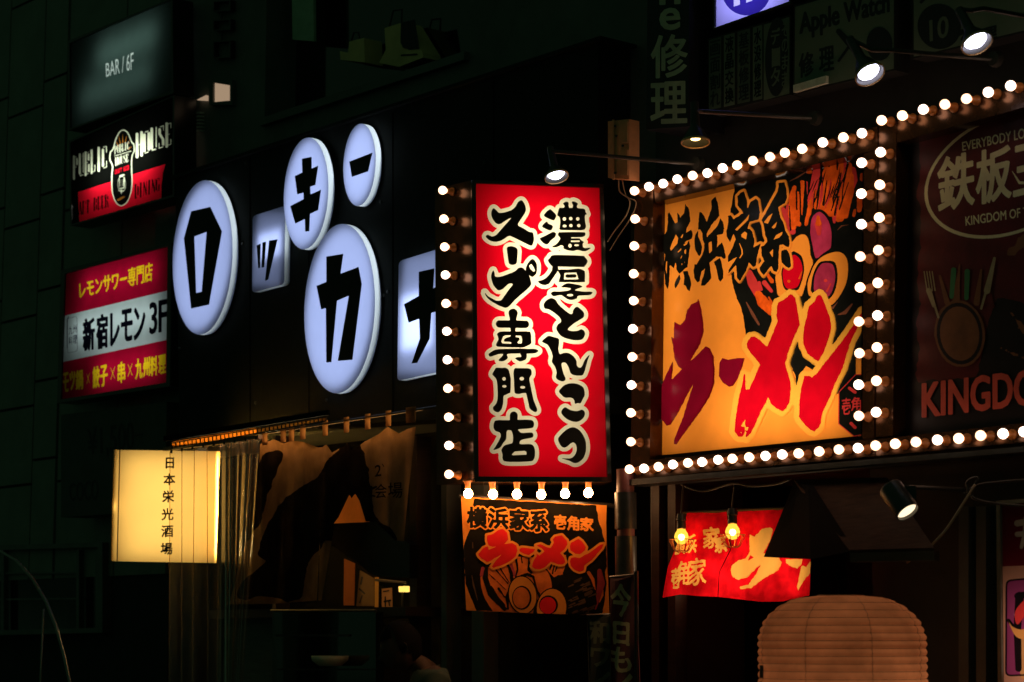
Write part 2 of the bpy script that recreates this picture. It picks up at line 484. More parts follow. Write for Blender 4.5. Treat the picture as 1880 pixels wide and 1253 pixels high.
def bulb(parent, loc, axis, scale=1.0, me=None):
    b = bpy.data.objects.new('bulb', me or BULB_RND.choice((BULB_ME, BULB_ME, COOL_ME, COOL_ME, DIM_ME)))
    axis = Vector(axis) + Vector((BULB_RND.uniform(-1, 1), BULB_RND.uniform(-1, 1), BULB_RND.uniform(-1, 1))) * 0.07; link(b, parent)
    b.matrix_basis = Matrix.Translation(loc) @ frame_matrix(axis) @ Matrix.Scale(scale, 4)
    s = bpy.data.objects.new('socket', SOCK_ME); COL.objects.link(s); s.parent = b
    return b

# ================================================================ buildings
# left: dark tiled block
s_l = spx(318, 500, -0.45)
def panel_wall(name, label, s0, s1, off, z0, z1, m, cat='building'):
    root = thing(name, label, cat, fp((s0 + s1) / 2, off, 0))
    return root
lb = panel_wall('tiled_building', 'dark building clad in large wall panels with a barred window low at its left', -14, s_l, -0.45, 0, 9, M_WALL)
mb = MB(); slab(mb, -14, s_l, -4, -0.47, 0, 9); mb.build('wall', M_JOINT, lb)
mb = MB()
cols = [spx(x, 600, -0.45) for x in (-120, 2, 68, 112, 220, 330)]
cols = [-14, -11, -9.5, -8] + [c for c in cols if c > -8]
cols[-1] = s_l
rows = [0.0, 1.25, 2.02, 2.75, 3.35, 4.05, 4.8, 5.7, 6.6, 7.5, 9]
for i in range(len(cols) - 1):
    for j in range(len(rows) - 1):
        dz = 0.18 if i % 2 else 0
        if j == 1 and 3 < i < 8: continue
        slab(mb, cols[i] + 0.012, cols[i + 1] - 0.012, -0.48, -0.45 + 0.004 * ((i * 7 + j * 3) % 3), rows[j] + (dz if j > 2 else 0) + 0.01, rows[j + 1] + (dz if 1 < j < 9 else 0) - 0.01)
mb.build('cladding', M_WALL, lb)
# window low on the left
wq = [(-60, 1003), (188, 996), (188, 1162), (-60, 1168)]
fr = MB().ring(FRONT, wq, grow(wq, -9), -0.40, -0.52); wf = fr.build('window', M_ALU, lb)
MB().px(FRONT, grow(wq, -9), -0.47, -0.475).build('pane', M_GLASSD, wf)
mb = MB()
for x in (2, 140, 175): mb.px(FRONT, [(x, 1010), (x + 5, 1010), (x + 5, 1157), (x, 1157)], -0.41, -0.45)
for y in (1050, 1098): mb.px(FRONT, [(-50, y + 2), (140, y), (140, y + 3), (-50, y + 5)], -0.42, -0.44)
mb.build('bars', M_ALU, wf)

# middle: block with the black fascia
s_m0, s_m1 = s_l, spx(1180, 500, -0.12)
mbd = thing('shop_building', 'dark building behind the white kana letters with a shop window above its black fascia', 'building', fp((s_m0 + s_m1) / 2, -0.3, 0))
mb = MB()
zf0 = zpx(560, 790, -0.12); ztop = zpx(490, 232, -0.3)
wl, wr = spx(487, 150, -0.3), spx(862, 100, -0.3)
wz0 = ztop + 0.05
slab(mb, s_m0, s_m1, -4, -0.9, 0, 9)                                        # back
slab(mb, s_m0, wl, -0.9, -0.3, zf0, 9); slab(mb, wr, s_m1, -0.9, -0.3, zf0, 9)      # beside the window
slab(mb, wl, wr, -0.9, -0.3, zf0, wz0); slab(mb, wl, wr, -0.9, -0.3, wz0 + 2.6, 9)
mb.build('wall', M_WALL2, mbd)
mb = MB(); slab(mb, wl, wr, -0.55, -0.54, wz0, wz0 + 2.6); mb.build('shop_window', M_GLASSD, mbd)
mb = MB(); slab(mb, wl, wr, -0.54, -0.26, wz0 - 0.05, wz0); mb.build('ledge', M_WALL2, mbd)
mb = MB()
for k in range(6):
    y = 206 + k * 6.5
    mb.px(FRONT, [(337, y + 1), (356, y), (356, y + 2.2), (337, y + 3.2)], -0.27, -0.3); mb.px(FRONT, [(360, y), (368, y - 0.3), (368, y + 2), (360, y + 2.2)], -0.27, -0.3)
mb.build('louver', mat('louver_grey', (0.5, 0.55, 0.5), 0.5), mbd)
# black fascia box that carries the kana letters
fas = thing('fascia_panel', 'long black fascia box above the curtain that carries the glowing kana letters', 'sign panel', at(650, 600, -0.06))
F_OFF = -0.06
fq = [(322, 322), (1014, 97), (1098, 74), (1098, 755), (1014, 756), (330, 800)]
MB().px(FRONT, fq, F_OFF, -0.29).build('panel', M_FASCIA, fas)
MB().px(FRONT, [(312, 330), (1102, 72), (1102, 66), (312, 324)], F_OFF + 0.03, -0.29).build('top_trim', M_FASCIA, fas)
mb = MB()
for x, y0, y1 in ((458, 288, 778), (566, 253, 770), (720, 207, 762), (905, 148, 757)): mb.px(FRONT, [(x, y0), (x + 2, y0 - .6), (x + 2, y1), (x, y1 + .3)], F_OFF + 0.0015, F_OFF - 0.001)
mb.build('panel_joint', M_MATT, fas)
for x, y in ((446, 448), (452, 300), (705, 543), (713, 536), (700, 372), (890, 300), (890, 620), (470, 740), (600, 735), (330, 640)): MB().lathe([(0, .010), (.008, .009), (.011, .003), (.011, 0)], at(x, y, F_OFF), NRM, 10).build('bolt', M_DSTEEL, fas)

# lit room seen through two small openings above the louver
lw = thing('lit_window', 'small pale lit window high on the wall right of the green lit bar sign', 'window', at(400, 170, -0.28))
MB().ring(FRONT, [(384, 147), (426, 147), (426, 193), (384, 193)], [(391, 152), (422, 157), (422, 185), (391, 188)], -0.27, -0.32).build('frame', M_WALL2, lw)
MB().px(FRONT, [(391, 152), (422, 157), (422, 185), (391, 188)], -0.285, -0.29).build('pane', glow('lit_room', (1.0, 0.70, 0.45), 0.36), lw)
lw2 = thing('lit_window', 'tiny triangular lit opening just above the wall louver', 'window', at(370, 180, -0.28))
MB().px(FRONT, [(361, 184), (378, 175), (378, 185)], -0.27, -0.29).build('pane', bpy.data.materials['lit_room'], lw2)
# row of small framed tiles on the wall
ch = thing('framed_plates', 'column of three dark framed plates hung on chains high on the wall', 'wall plates', at(406, 50, -0.28))
for (x0, y0, x1, y1) in ((391, 2, 423, 22), (391, 37, 423, 57), (391, 76, 423, 108)):
    MB().ring(FRONT, [(x0, y0), (x1, y0 - 2), (x1, y1 - 2), (x0, y1)], [(x0 + 2, y0 + 2), (x1 - 2, y0), (x1 - 2, y1 - 4), (x0 + 2, y1 - 2)], -0.26, -0.3).build('plate_frame', M_BLACK, ch)
mb = MB()
for y0, y1 in ((22, 37), (57, 76)): mb.tube([at(407, y0, -0.28), at(407, y1, -0.28)], 0.006, 6)
mb.build('chain', M_BLACK, ch)
# things in the shop window
def shopping_bag(pts, logo, label, hand):
    r = thing('paper_bag', label, 'bag', at(pts[2][0], pts[2][1], -0.4))
    MB().px(FRONT, pts, -0.38, -0.52).build('bag_body', mat('kraft', (0.75, 0.55, 0.25), 0.8, var=0.15, scale=5), r)
    MB().tube([at(*p, -0.39) for p in hand], 0.006, 6).build('handle', M_CABLE, r)
    return r
b1 = shopping_bag([(706, 52), (741, 41), (775, 96), (777, 106), (733, 123), (696, 116), (708, 92)], None, 'larger pale bag with a printed logo in the upper shop window', [(715, 50), (722, 20), (738, 18), (737, 44)])
g = Grid(690, 30, 790, 130, 0.5)
art('logo_print', g, [(np.minimum(np.minimum(g.poly([(736, 42), (762, 36), (770, 90), (752, 92), (740, 88), (735, 78)]), g.strokes([([(737 + 5 * q, 102 - q * .3), (740 + 5 * q, 101.5 - q * .3)], 1.6) for q in range(6)])), FAR), M_INK)], FRONT, b1, -0.377)
shopping_bag([(624, 94), (639, 97), (641, 77), (668, 70), (670, 115), (625, 110)], None, 'smaller pale bag standing left of the logo bag in the upper shop window', [(645, 76), (650, 60), (658, 60), (660, 72)])
pn = thing('window_poster', 'plain greenish panel hanging in the left of the upper shop window', 'panel', at(555, 40, -0.4))
MB().px(FRONT, [(535, -40), (575, -50), (576, 76), (537, 73)], -0.40, -0.42).build('panel', mat('pale_panel', (0.35, 0.5, 0.35), 0.7), pn)

# right: ramen shop building
s_r0, s_r1 = s_m1 + 0.02, 14
rb = thing('ramen_shop_building', 'dark shop building on the right behind the two bulb framed signs', 'building', fp((s_r0 + 3), -0.3, 0))
mb = MB()
zl = zpx(1300, 880, -0.2)
dl, dr = spx(1195, 1000, -0.2), spx(1600, 1000, -0.2)
slab(mb, s_r0, s_r1, -4, -1.6, 0, 9)
slab(mb, s_r0, s_r1, -1.6, -0.2, zl, 9); slab(mb, s_r0, dl, -1.6, -0.2, 0, zl); slab(mb, dr, s_r1, -1.6, -0.2, 0, zl)
mb.build('wall', mat('shop_wall', (0.03, 0.028, 0.026), 0.6, var=0.4, scale=3, bump=0.1), rb)
mb = MB()
for x in (1196, 1226):
    mb.px(FRONT, [(x, 885), (x + 14, 885), (x + 14, 1400), (x, 1400)], -0.12, -0.2)
mb.build('door_post', mat('post_wood', (0.02, 0.007, 0.005), 0.5, spec=0.12, var=0.3, scale=6, stretch=(1, 1, 6)), rb)
mb = MB(); 
for x in (1760, 1792): mb.px(FRONT, [(x, 930), (x + 18, 930), (x + 18, 1500), (x, 1500)], -0.1, -0.2)
mb.build('wall_strip', M_WALL2, rb)

# ================================================================ upright red sign
RB = Z(870, 350, 7.504); RBb = lambda P: RB(P, 0, 1253); RBc = lambda P: RB(P, 0, 2506)
rs = thing('upright_sign', 'tall red backlit sign with two columns of black cream-edged brush lettering', 'sign', BOARD.at(990, 600))
rq = [(874, 337), (1101, 345), (1115, 876), (879, 875)]
g = Grid(868, 330, 1122, 882, 1.0)
blk = [RB([(240,300),(270,245),(310,275),(350,310),(430,300),(520,270),(575,220),(610,160),(655,135),(695,180),(718,260),(700,320),(655,390),(608,475),(680,520),(760,570),(810,580),(828,650),(825,700),(795,762),(720,735),(620,685),(540,645),(485,628),(430,660),(370,695),(290,710),(220,690),(165,640),(190,610),(250,635),(310,610),(370,545),(440,465),(515,378),(430,420),(370,460),(320,462),(275,420),(245,360)]),
 RB([(455,800),(490,770),(550,775),(600,810),(600,910),(590,1000),(550,1025),(500,1022),(478,990),(465,900)]),
 RB([(240,1160),(265,1100),(285,1140),(300,1190),(380,1185),(480,1150),(570,1110),(610,1070),(660,1062),(700,1090),(745,1150),(770,1190),(785,1253),(790,1293),(760,1338),(700,1393),(640,1443),(560,1513),(490,1593),(440,1618),(370,1598),(300,1563),(220,1513),(165,1453),(150,1403),(190,1453),(250,1488),(310,1518),(370,1515),(400,1483),(470,1383),(535,1293),(480,1288),(440,1323),(390,1363),(330,1373),(275,1313),(250,1253),(238,1200)]),
 RBb([(320,730),(345,700),(400,690),(510,690),(575,690),(750,690),(785,720),(790,800),(785,860),(710,900),(640,915),(420,905),(330,900),(305,870),(335,810),(335,775)]),
 RBb([(205,1010),(220,985),(300,940),(430,930),(640,925),(740,930),(840,930),(890,955),(860,985),(800,995),(700,995),(470,1000),(470,1050),(430,1090),(380,1102),(340,1085),(390,1030),(400,1000),(330,1005),(230,1038)]),
 RBb([(640,1000),(680,960),(725,995),(725,1060),(690,1090),(630,1102),(570,1065),(600,1045),(650,1040),(650,1020)]),
 RBc([(290,-40),(310,-62),(380,-60),(440,-62),(480,-30),(500,50),(510,100),(505,270),(490,285),(440,310),(410,330),(405,420),(385,500),(350,545),(310,548),(270,520),(265,480),(300,440),(325,370),(325,200),(310,100),(270,50),(255,20)]),
 RBc([(545,10),(560,-50),(600,-58),(750,-55),(790,-30),(795,30),(765,90),(790,220),(820,370),(870,500),(865,540),(830,545),(770,500),(755,440),(725,310),(710,285),(660,290),(620,300),(565,285),(555,200),(550,80)]),
 RBc([(270,760),(280,690),(320,660),(480,660),(600,655),(780,655),(825,690),(825,740),(790,770),(620,785),(625,810),(660,835),(790,830),(820,860),(810,895),(760,910),(660,930),(630,970),(650,990),(780,990),(830,1030),(845,1120),(830,1190),(790,1225),(620,1235),(440,1230),(395,1190),(395,1130),(380,1070),(420,1010),(490,985),(530,970),(540,900),(525,820),(500,800),(455,810),(445,920),(400,980),(370,1030),(330,1055),(270,1068),(300,1020),(340,950),(370,880),(355,830),(300,810)]),
 RB([(965,340),(1040,262),(1090,290),(1135,345),(1110,405),(1080,410),(1010,380)]), RB([(940,495),(1000,430),(1030,460),(1085,485),(1080,530),(1050,553),(1000,535)]),
 RB([(910,660),(950,640),(1030,600),(1090,572),(1130,590),(1120,640),(1060,690),(1020,740),(980,740),(930,700)]),
 RB([(1160,300),(1175,250),(1215,240),(1500,250),(1540,300),(1555,330),(1530,350),(1535,440),(1545,500),(1510,545),(1400,548),(1200,545),(1180,520),(1190,440),(1180,370),(1150,345)]),
 RB([(1230,180),(1270,155),(1305,170),(1305,215),(1310,260),(1240,260),(1250,215)]), RB([(1350,160),(1385,152),(1430,180),(1420,220),(1425,260),(1360,260),(1365,210)]),
 RB([(1165,590),(1200,575),(1500,575),(1535,595),(1530,625),(1500,640),(1460,650),(1470,680),(1515,710),(1500,735),(1505,780),(1540,795),(1610,790),(1560,830),(1500,838),(1430,820),(1370,835),(1290,825),(1235,800),(1235,770),(1200,755),(1150,780),(1100,785),(1080,770),(1130,745),(1170,700),(1190,660),(1160,620)]),
 RB([(1020,970),(1050,930),(1110,890),(1480,900),(1530,920),(1567,980),(1530,1040),(1480,1055),(1160,1050),(1080,1045)]),
 RB([(1090,1040),(1155,1050),(1160,1100),(1110,1180),(1060,1253),(1030,1290),(970,1305),(910,1285),(885,1250),(950,1230),(1010,1190),(1070,1110)]),
 RB([(1160,1095),(1300,1090),(1440,1078),(1510,1100),(1530,1130),(1530,1240),(1500,1265),(1200,1265),(1170,1250),(1190,1170)]),
 RBb([(1200,80),(1250,40),(1300,25),(1400,40),(1480,60),(1485,80),(1410,110),(1400,125),(1500,140),(1620,145),(1630,165),(1590,190),(1440,200),(1420,235),(1350,258),(1290,245),(1230,205),(1190,190),(1100,205),(1060,170),(1090,140),(1180,140),(1310,125),(1330,95),(1260,85)]),
 RBb([(960,330),(980,280),(1030,240),(1080,230),(1130,260),(1160,310),(1220,370),(1290,425),(1330,450),(1360,440),(1370,390),(1420,350),(1470,380),(1515,430),(1515,490),(1460,530),(1380,580),(1310,640),(1300,670),(1360,685),(1430,680),(1480,660),(1525,690),(1530,740),(1490,800),(1400,812),(1300,795),(1210,760),(1150,690),(1135,640),(1160,590),(1200,560),(1190,510),(1130,450),(1040,390),(980,375)]),
 RBb([(940,825),(1000,765),(1040,750),(1110,770),(1170,790),(1175,850),(1165,930),(1185,1000),(1240,985),(1310,990),(1380,1040),(1415,1100),(1420,1160),(1455,1190),(1490,1170),(1530,1080),(1595,1010),(1570,1080),(1550,1160),(1530,1230),(1500,1290),(1440,1300),(1370,1290),(1330,1260),(1310,1200),(1280,1140),(1250,1120),(1210,1130),(1215,1190),(1235,1270),(1262,1330),(1255,1365),(1210,1378),(1150,1350),(1130,1315),(1140,1253),(1120,1180),(1075,1110),(1085,1030),(1060,950),(1020,880),(970,850)]),
 RBc([(1172,265),(1200,220),(1260,170),(1350,150),(1440,165),(1510,215),(1528,310),(1500,370),(1470,425),(1430,425),(1392,432),(1380,380),(1340,350),(1260,350),(1210,315)]), RBc([(1205,560),(1215,515),(1260,482),(1330,520),(1420,535),(1490,515),(1530,555),(1515,620),(1450,675),(1380,682),(1300,655),(1240,610)]),
 RBc([(1160,920),(1180,880),(1250,810),(1310,770),(1370,757),(1430,780),(1490,840),(1540,950),(1545,1080),(1510,1180),(1440,1240),(1380,1250),(1320,1220),(1210,1185),(1330,1185),(1390,1140),(1415,1080),(1410,1010),(1380,970),(1340,975),(1290,1020),(1250,1038),(1210,1025),(1175,975)])]
black = g.polys(blk, True)
black = np.minimum(black, g.strokes([(RBb([(540, 440), (540, 520), (540, 700)]), [8.6, 6, 4.2]), (RBb([(355, 587), (710, 592)]), 6.9), (RBc([(550, 595), (548, 680)]), [7.3, 7])]))
outline = black - 7.2
r_ = lambda f, x, y, a, b: f(ell(x, y, a, b, n=14))
hol = [r_(RB, 1248, 393, 25, 25), r_(RB, 1335, 388, 25, 24), r_(RB, 1432, 392, 25, 24), r_(RB, 1250, 490, 28, 20), r_(RB, 1337, 485, 24, 23), r_(RB, 1445, 485, 24, 23), r_(RB, 1325, 762, 24, 28), r_(RB, 1415, 755, 34, 14),
       r_(RBb, 1325, 190, 45, 17), r_(RBc, 415, 90, 26, 26), r_(RBc, 420, 193, 30, 19), r_(RBc, 660, 88, 31, 26), r_(RBc, 673, 207, 34, 19),
       RBc([(520, 1135), (560, 1092), (700, 1082), (725, 1095), (725, 1135), (540, 1143)]),
       RBb([(400, 760), (440, 742), (510, 742), (505, 760), (450, 775), (415, 800), (415, 830), (510, 835), (520, 860), (390, 855), (378, 830)]),
       RBb([(575, 745), (650, 750), (665, 800), (660, 855), (610, 858), (600, 838), (635, 800), (620, 775), (580, 768)]), RB([(760, 1040), (790, 1010), (820, 1050), (845, 1110), (820, 1120), (780, 1085)])]
# the small ring mark of the third letter
ring_ = g.poly(RB([(715, 1095), (730, 1030), (770, 970), (810, 945), (850, 980), (870, 1040), (865, 1130), (840, 1170), (805, 1192), (765, 1170), (730, 1140)]), True)
black = np.minimum(black, ring_); outline = np.minimum(outline, ring_ - 7.2)
holes = g.polys(hol)
ho = g.poly(RB([(1250, 1138), (1412, 1130), (1442, 1225), (1240, 1227)])); hi = g.stroke(RB([(1285, 1180), (1390, 1178)]), 3.2)
holes = np.minimum(np.minimum(holes, np.maximum(ho, -hi)), g.strokes([(RBb([(445, 917), (615, 917)]), 0.9), (RB([(1345, 653), (1465, 653)]), 0.9), (RB([(1345, 701), (1450, 700)]), 1.3), (RBb([(1275, 18), (1340, 17)]), 0.9)]))
letters = np.maximum(black, -holes)
M_RED = sheet('red_film', (0.90, 0.0015, 0.012), 0.65, 0.25, 0.25, 0.10, 3)
M_CREAM = sheet('cream_film', (0.92, 0.80, 0.50), 0.65, 0.25, 0.25, 0.04, 5)
art('face', g, [(g.poly(grow(rq, 0.5)), M_RED), (outline, M_CREAM), (letters, M_INKB)], BOARD, rs, 0.0)
# box behind the face: front rim, two sides, top and bottom
def hits(plane, P, off): return [Vector(v) for v in plane.hit(P, off)]
TL, TR, BR, BL = hits(BOARD, grow([(867, 331), (1107, 338), (1122, 884), (872, 884)], 0), 0.012)
back_l = -ALONG * 0.30; back_r = -Vector(BOARD.n) * 0.26
mb = MB()
mb.ring(BOARD, [(866, 331), (1108, 338), (1123, 885), (871, 885)], rq, 0.016, -0.02)
rim = mb.build('rim', M_GLOSSB, rs)
iTL, iTR, iBR, iBL = hits(BOARD, [(866, 331), (1108, 338), (1123, 885), (871, 885)], -0.021)
bTL, bBL, bTR, bBR = iTL + back_l, iBL + back_l, iTR + back_r, iBR + back_r
V = [iTL, iTR, iBR, iBL, bTL, bTR, bBR, bBL]
mesh_obj('housing', V, [(0, 3, 7, 4), (1, 5, 6, 2), (0, 4, 5, 1), (3, 2, 6, 7), (4, 7, 6, 5)], M_BEAM, rs)
strip_lamp('tube_lamp', rs, BOARD, [(905, 345), (1085, 352), (1097, 862), (910, 862)], -0.16, 3.1, (1.0, 0.93, 0.82))
strip_lamp('tube_lamp', rs, BOARD, [(930, 385), (1055, 388), (1062, 660), (935, 658)], -0.15, 2.3, (1.0, 0.94, 0.84))
# bulbs up its left side
ZL = Z(780, 280, 2.0214)
side = Plane(np.array((iTL + back_l * 0.5)), NRM)
for p in ZL([(66,141),(70,247),(73,351),(76,455),(78,561),(81,664),(83,770),(85,876),(88,983),(89,1088),(89,1195)]):
    bulb(rs, side.at(p[0], p[1], 0.068), NRM)
# bulbs under it
under = Plane(np.array(BOARD.o) - BOARD.n * 0.03, BOARD.n)
ZB = Z(800, 860, 3.1875)
for k, p in enumerate(ZB([(190,150),(335,153),(475,153),(617,155),(757,150),(893,145)])):
    bulb(rs, under.at(p[0], p[1]), (0, 0, -1), 1.05, HOT_ME)

# ================================================================ hanging cloth banner under it
hb = thing('hanging_banner', 'small printed cloth banner with noodles and halved eggs below the red upright sign', 'banner', BOARD.at(985, 912, -0.08))
H = Z(840, 900, 6.483); HI = lambda P: H(P, 0, 713)
g = Grid(842, 906, 1124, 1136, 1.0)
O1 = sheet('cloth_orange', (0.88, 0.28, 0.04), 0.35, var=0.18, scale=6); K1 = sheet('cloth_black', (0.011, 0.009, 0.006), 0.2, var=0.4, scale=8)
R1 = sheet('cloth_red', (0.75, 0.018, 0.02), 0.3, var=0.2, scale=5); R2 = sheet('cloth_orange_red', (0.85, 0.17, 0.03), 0.35, var=0.35, scale=14); BR1 = sheet('cloth_brown', (0.10, 0.055, 0.03), 0.2, var=0.5, scale=12)
P1 = sheet('cloth_plum', (0.40, 0.05, 0.06), 0.3, var=0.3, scale=9)
outl = g.poly([(846.5, 912), (1114, 928), (1113, 960), (1119, 1130.5), (986, 1127), (856, 1121), (851, 1010)])
dark = g.poly([(871.6,916),(1094.5,928.5),(1098,952),(1110,992),(1113,1010),(1114,1040),(1110,1050),(1113,1072),(1111,1100),(1105,1129),(875,1121),(860,1087),(855,1072),(852,1030),(850,1008),(857,986),(865,968),(862,940),(868,928)]) + g.noise(9, 3) * 0.7
rough = g.noise(7, 5) * 0.5
bowl = g.poly(HI([(270,340),(285,270),(340,190),(430,230),(700,80),(880,90),(1290,60),(1290,280),(1130,330),(1140,480),(1300,560),(1295,760),(420,730),(330,590),(280,450)])) + rough
blk_s = [(HI([(350,190),(330,330),(390,520),(560,700)]), [2.5, 5, 5, 4]), (HI([(600,180),(640,280),(650,380)]), [2, 3.2, 3.5]), (HI([(700,100),(715,230),(690,330)]), [2, 1.6, 1.2]), (HI([(640,420),(720,330),(830,290),(900,320),(960,480),(975,560)]), [3, 2.5, 2.8, 2.6, 2.6, 2]), (HI([(640,420),(590,560),(600,700)]), [3, 3.2, 2]),
 (HI([(460,240),(600,400)]), 1), (HI([(510,220),(560,300),(620,400)]), [1.2, 1.2, 0.8]), (HI([(490,460),(560,560)]), [2.2, 1]), (HI([(400,440),(470,570),(560,660)]), [2.5, 2.8, 1.5]), (HI([(380,290),(600,500)]), 0.8), (HI([(850,100),(850,240),(880,270)]), [1.5, 3, 2.5]), (HI([(1050,235),(1120,330),(1130,480)]), [2, 3.2, 3]), (HI([(975,560),(1060,500),(1200,500),(1300,600),(1300,740)]), [2, 1.6, 2, 2, 2]), (HI([(930,620),(920,740)]), [1.6, 3]),
 (HI([(1330,30),(1310,160),(1280,280)]), [3, 2.5, 4]), (HI([(760,90),(770,150)]), 1.2), (HI([(1120,170),(1100,230)]), 1.5), (HI([(1150,190),(1130,280)]), 1.4), (HI([(1185,200),(1160,260)]), 1)]
blks = g.strokes(blk_s) + rough
nori = g.poly(HI([(1130,340),(1200,300),(1400,300),(1560,340),(1640,480),(1660,640),(1610,780),(1310,780),(1300,600),(1200,500),(1130,480)])) + rough
egg1 = np.minimum(g.poly(ell(*H([(775, 1250)])[0], 25, 34, -0.15)), FAR); egg2 = g.poly(ell(*H([(1120, 1410)])[0], 27, 36, 0.1))
third = g.poly(HI([(915,250),(1000,210),(1070,260),(1115,370),(1115,480),(1040,500),(975,510),(930,380)]), True)
yb1 = g.poly(ell(*H([(765, 1283)])[0], 18, 22)); y1 = g.poly(ell(*H([(758, 1283)])[0], 15.5, 19.5)); yb2 = g.poly(ell(*H([(1082, 1368)])[0], 17.5, 17.5)); y2 = g.poly(ell(*H([(1075, 1375)])[0], 15, 15.5))
rnd = random.Random(3)
hair = g.strokes([(HI([(x, y), (x + 60 * l, y - 25 * l)]), [0.8, 1.6]) for x, y, l in [(rnd.uniform(1310, 1560), rnd.uniform(360, 760), rnd.uniform(.5, 1.6)) for _ in range(34)]])
arcs = g.strokes([(HI([(1560, 270), (1610, 350), (1640, 490)]), [3, 3, 1]), (HI([(1730, 420), (1725, 540), (1690, 620)]), [1, 2, 1]), (HI([(1600, 680), (1640, 560)]), 2)])
arcp = g.strokes([(HI([(1690, 250), (1710, 400), (1640, 700)]), [4, 7, 2]), (HI([(300, 220), (285, 300), (310, 260)]), 3), (HI([(350, 370), (410, 470)]), 1.8), (HI([(420, 560), (470, 640)]), 2), (HI([(470, 560), (560, 660)]), 2), (HI([(640, 180), (680, 300)]), 2.5)])
grey = g.strokes([(HI([(170, 300), (190, 420), (240, 600)]), [0.5, 1.5, 0.6]), (H([(180, 620), (182, 690)]), [0.6, 1])])
tq = [(110,210),(240,192),(355,205),(355,470),(110,450)]
def chars(body, boxes, f, bold, gg=g, skew=0.06):
    o = gg.empty()
    for c, (x0, y0, x1, y1) in zip(body, boxes):
        k = skew * (x1 - x0); o = np.minimum(o, gg.text(c, f([(x0, y0), (x1, y0 + k), (x1, y1 + k), (x0, y1)]), bold))
    return o
t1 = chars('横浜家系', [(118,205,345,440),(372,215,600,450),(622,225,850,465),(868,240,1070,485)], H, 1.5) + g.noise(5, 2) * 0.35
t2 = chars('壱角家', [(1155,295,1290,462),(1308,308,1445,475),(1462,325,1618,482)], H, 0.9)
ra = [H([(350,540),(420,525),(480,480),(540,460),(590,510),(605,590),(560,640),(500,660),(420,680),(370,660),(350,600)]), H([(245,760),(310,690),(360,670),(370,712),(440,682),(540,650),(650,630),(700,660),(715,720),(690,790),(620,850),(520,900),(430,925),(405,915),(440,860),(540,755),(480,790),(400,840),(350,860),(290,820),(260,790)]),
 H([(735,700),(770,685),(850,695),(925,705),(900,740),(850,775),(790,760),(740,730)]), H([(935,660),(990,645),(1060,680),(1110,690),(1150,620),(1130,590),(1160,555),(1240,540),(1300,600),(1310,650),(1270,710),(1220,750),(1270,810),(1280,860),(1250,890),(1190,885),(1110,850),(1040,920),(980,945),(920,940),(885,910),(900,850),(940,790),(935,750),(975,780),(1035,730),(1000,690)]),
 H([(1350,630),(1440,580),(1480,610),(1530,680),(1520,720),(1460,765),(1400,760),(1345,720),(1335,670)]), H([(1350,810),(1400,800),(1450,810),(1580,740),(1700,650),(1740,645),(1720,690),(1600,830),(1510,900),(1500,960),(1450,972),(1390,950),(1350,900),(1340,850)])]
red = g.polys(ra) + g.noise(6, 9) * 0.4
clip = lambda f: np.maximum(f, outl + 0.3)
mid = lambda a, b, t: a + (b - a) * t
def wave(v):
    a = 0.012 * np.sin(v[:, 0] / 23.0 + v[:, 1] / 60) * np.clip((v[:, 1] - 925) / 160, 0, 1) + 0.02 * ((v[:, 0] - 985) / 130) ** 2 * np.clip((v[:, 1] - 915) / 200, 0, 1)
    return a[:, None] * BOARD.n
art('cloth', g, [(outl, O1), (clip(dark), K1), (clip(bowl), R2), (clip(arcs), R2), (clip(arcp), P1), (clip(grey), BR1), (clip(blks), K1), (clip(nori), K1), (clip(hair), BR1), (clip(third), R2), (clip(egg1 - 2.2), K1), (clip(egg1), O1), (clip(egg2 - 2.2), K1), (clip(egg2), O1), (clip(yb1), K1), (clip(y1), R2), (clip(yb2), K1), (clip(y2), R1), (clip(red - 4), O1), (clip(red), R1), (clip(t1 - 2.6), O1), (clip(t1), K1), (clip(t2), O1)], BOARD, hb, -0.17, step=0.0003, disp=wave, inner=14)
mb = MB(); mb.tube([BOARD.at(843, 911, -0.182), BOARD.at(1118, 928, -0.182), BOARD.at(1152, 934, -0.182)], 0.012, 10); mb.build('rod', M_BLACK, hb)

# ================================================================ big ramen sign with bulb frame
OB = 0.148; OS = 0.082                                            # bulb centres, beam surface (metres in front of the sign face)
Z7 = Z(1130, 240, 1.9585); Z9 = Z(1560, 160, 1.8437)
left_c = Z7([(70,318),(67,415),(65,515),(65,612),(62,713),(60,814),(57,915),(55,1015),(55,1119)])
top_c = Z7([(68,217),(120,202),(171,191),(222,175),(277,162),(330,153),(385,135),(437,125),(494,109),(555,95),(609,80),(671,66),(745,43),(819,25),(886,10)])
right_c = Z7([(885,116),(884,227),(884,337),(880,453),(879,564),(875,687),(877,801),(874,914),(875,1026)])
bot_c = Z7([(50,1218),(102,1215),(154,1209),(206,1201),(260,1195),(311,1192),(369,1184),(420,1180),(480,1175),(539,1170),(599,1165),(658,1161),(732,1154),(803,1147),(872,1142)])
k_left = Z7([(950,195),(948,313),(945,430),(943,548),(942,665),(940,780),(938,900),(937,1013)])
k_top = np.concatenate([Z7([(953,78)]), Z9([(108,113),(178,97),(249,76),(322,59),(395,40),(469,18),(545,-4)]), [(1898, 148), (1940, 137)]])
k_bot = np.concatenate([Z7([(935,1133)]), Z9([(154,1208),(224,1202),(297,1195),(369,1190),(443,1180),(519,1174),(590,1167),(668,1160)]), [(1964, 784)]])
ms = thing('ramen_sign', 'large orange backlit ramen sign with red brush strokes framed by round bulbs', 'sign', at(1390, 590, 0))
g = Grid(1196, 270, 1592, 846, 1.0)
D = Z(1200, 320, 7.833); E_ = lambda P: D(P, 0, 940); F_ = Z(1360, 290, 7.833); G_ = lambda P: F_(P, 0, 1097)
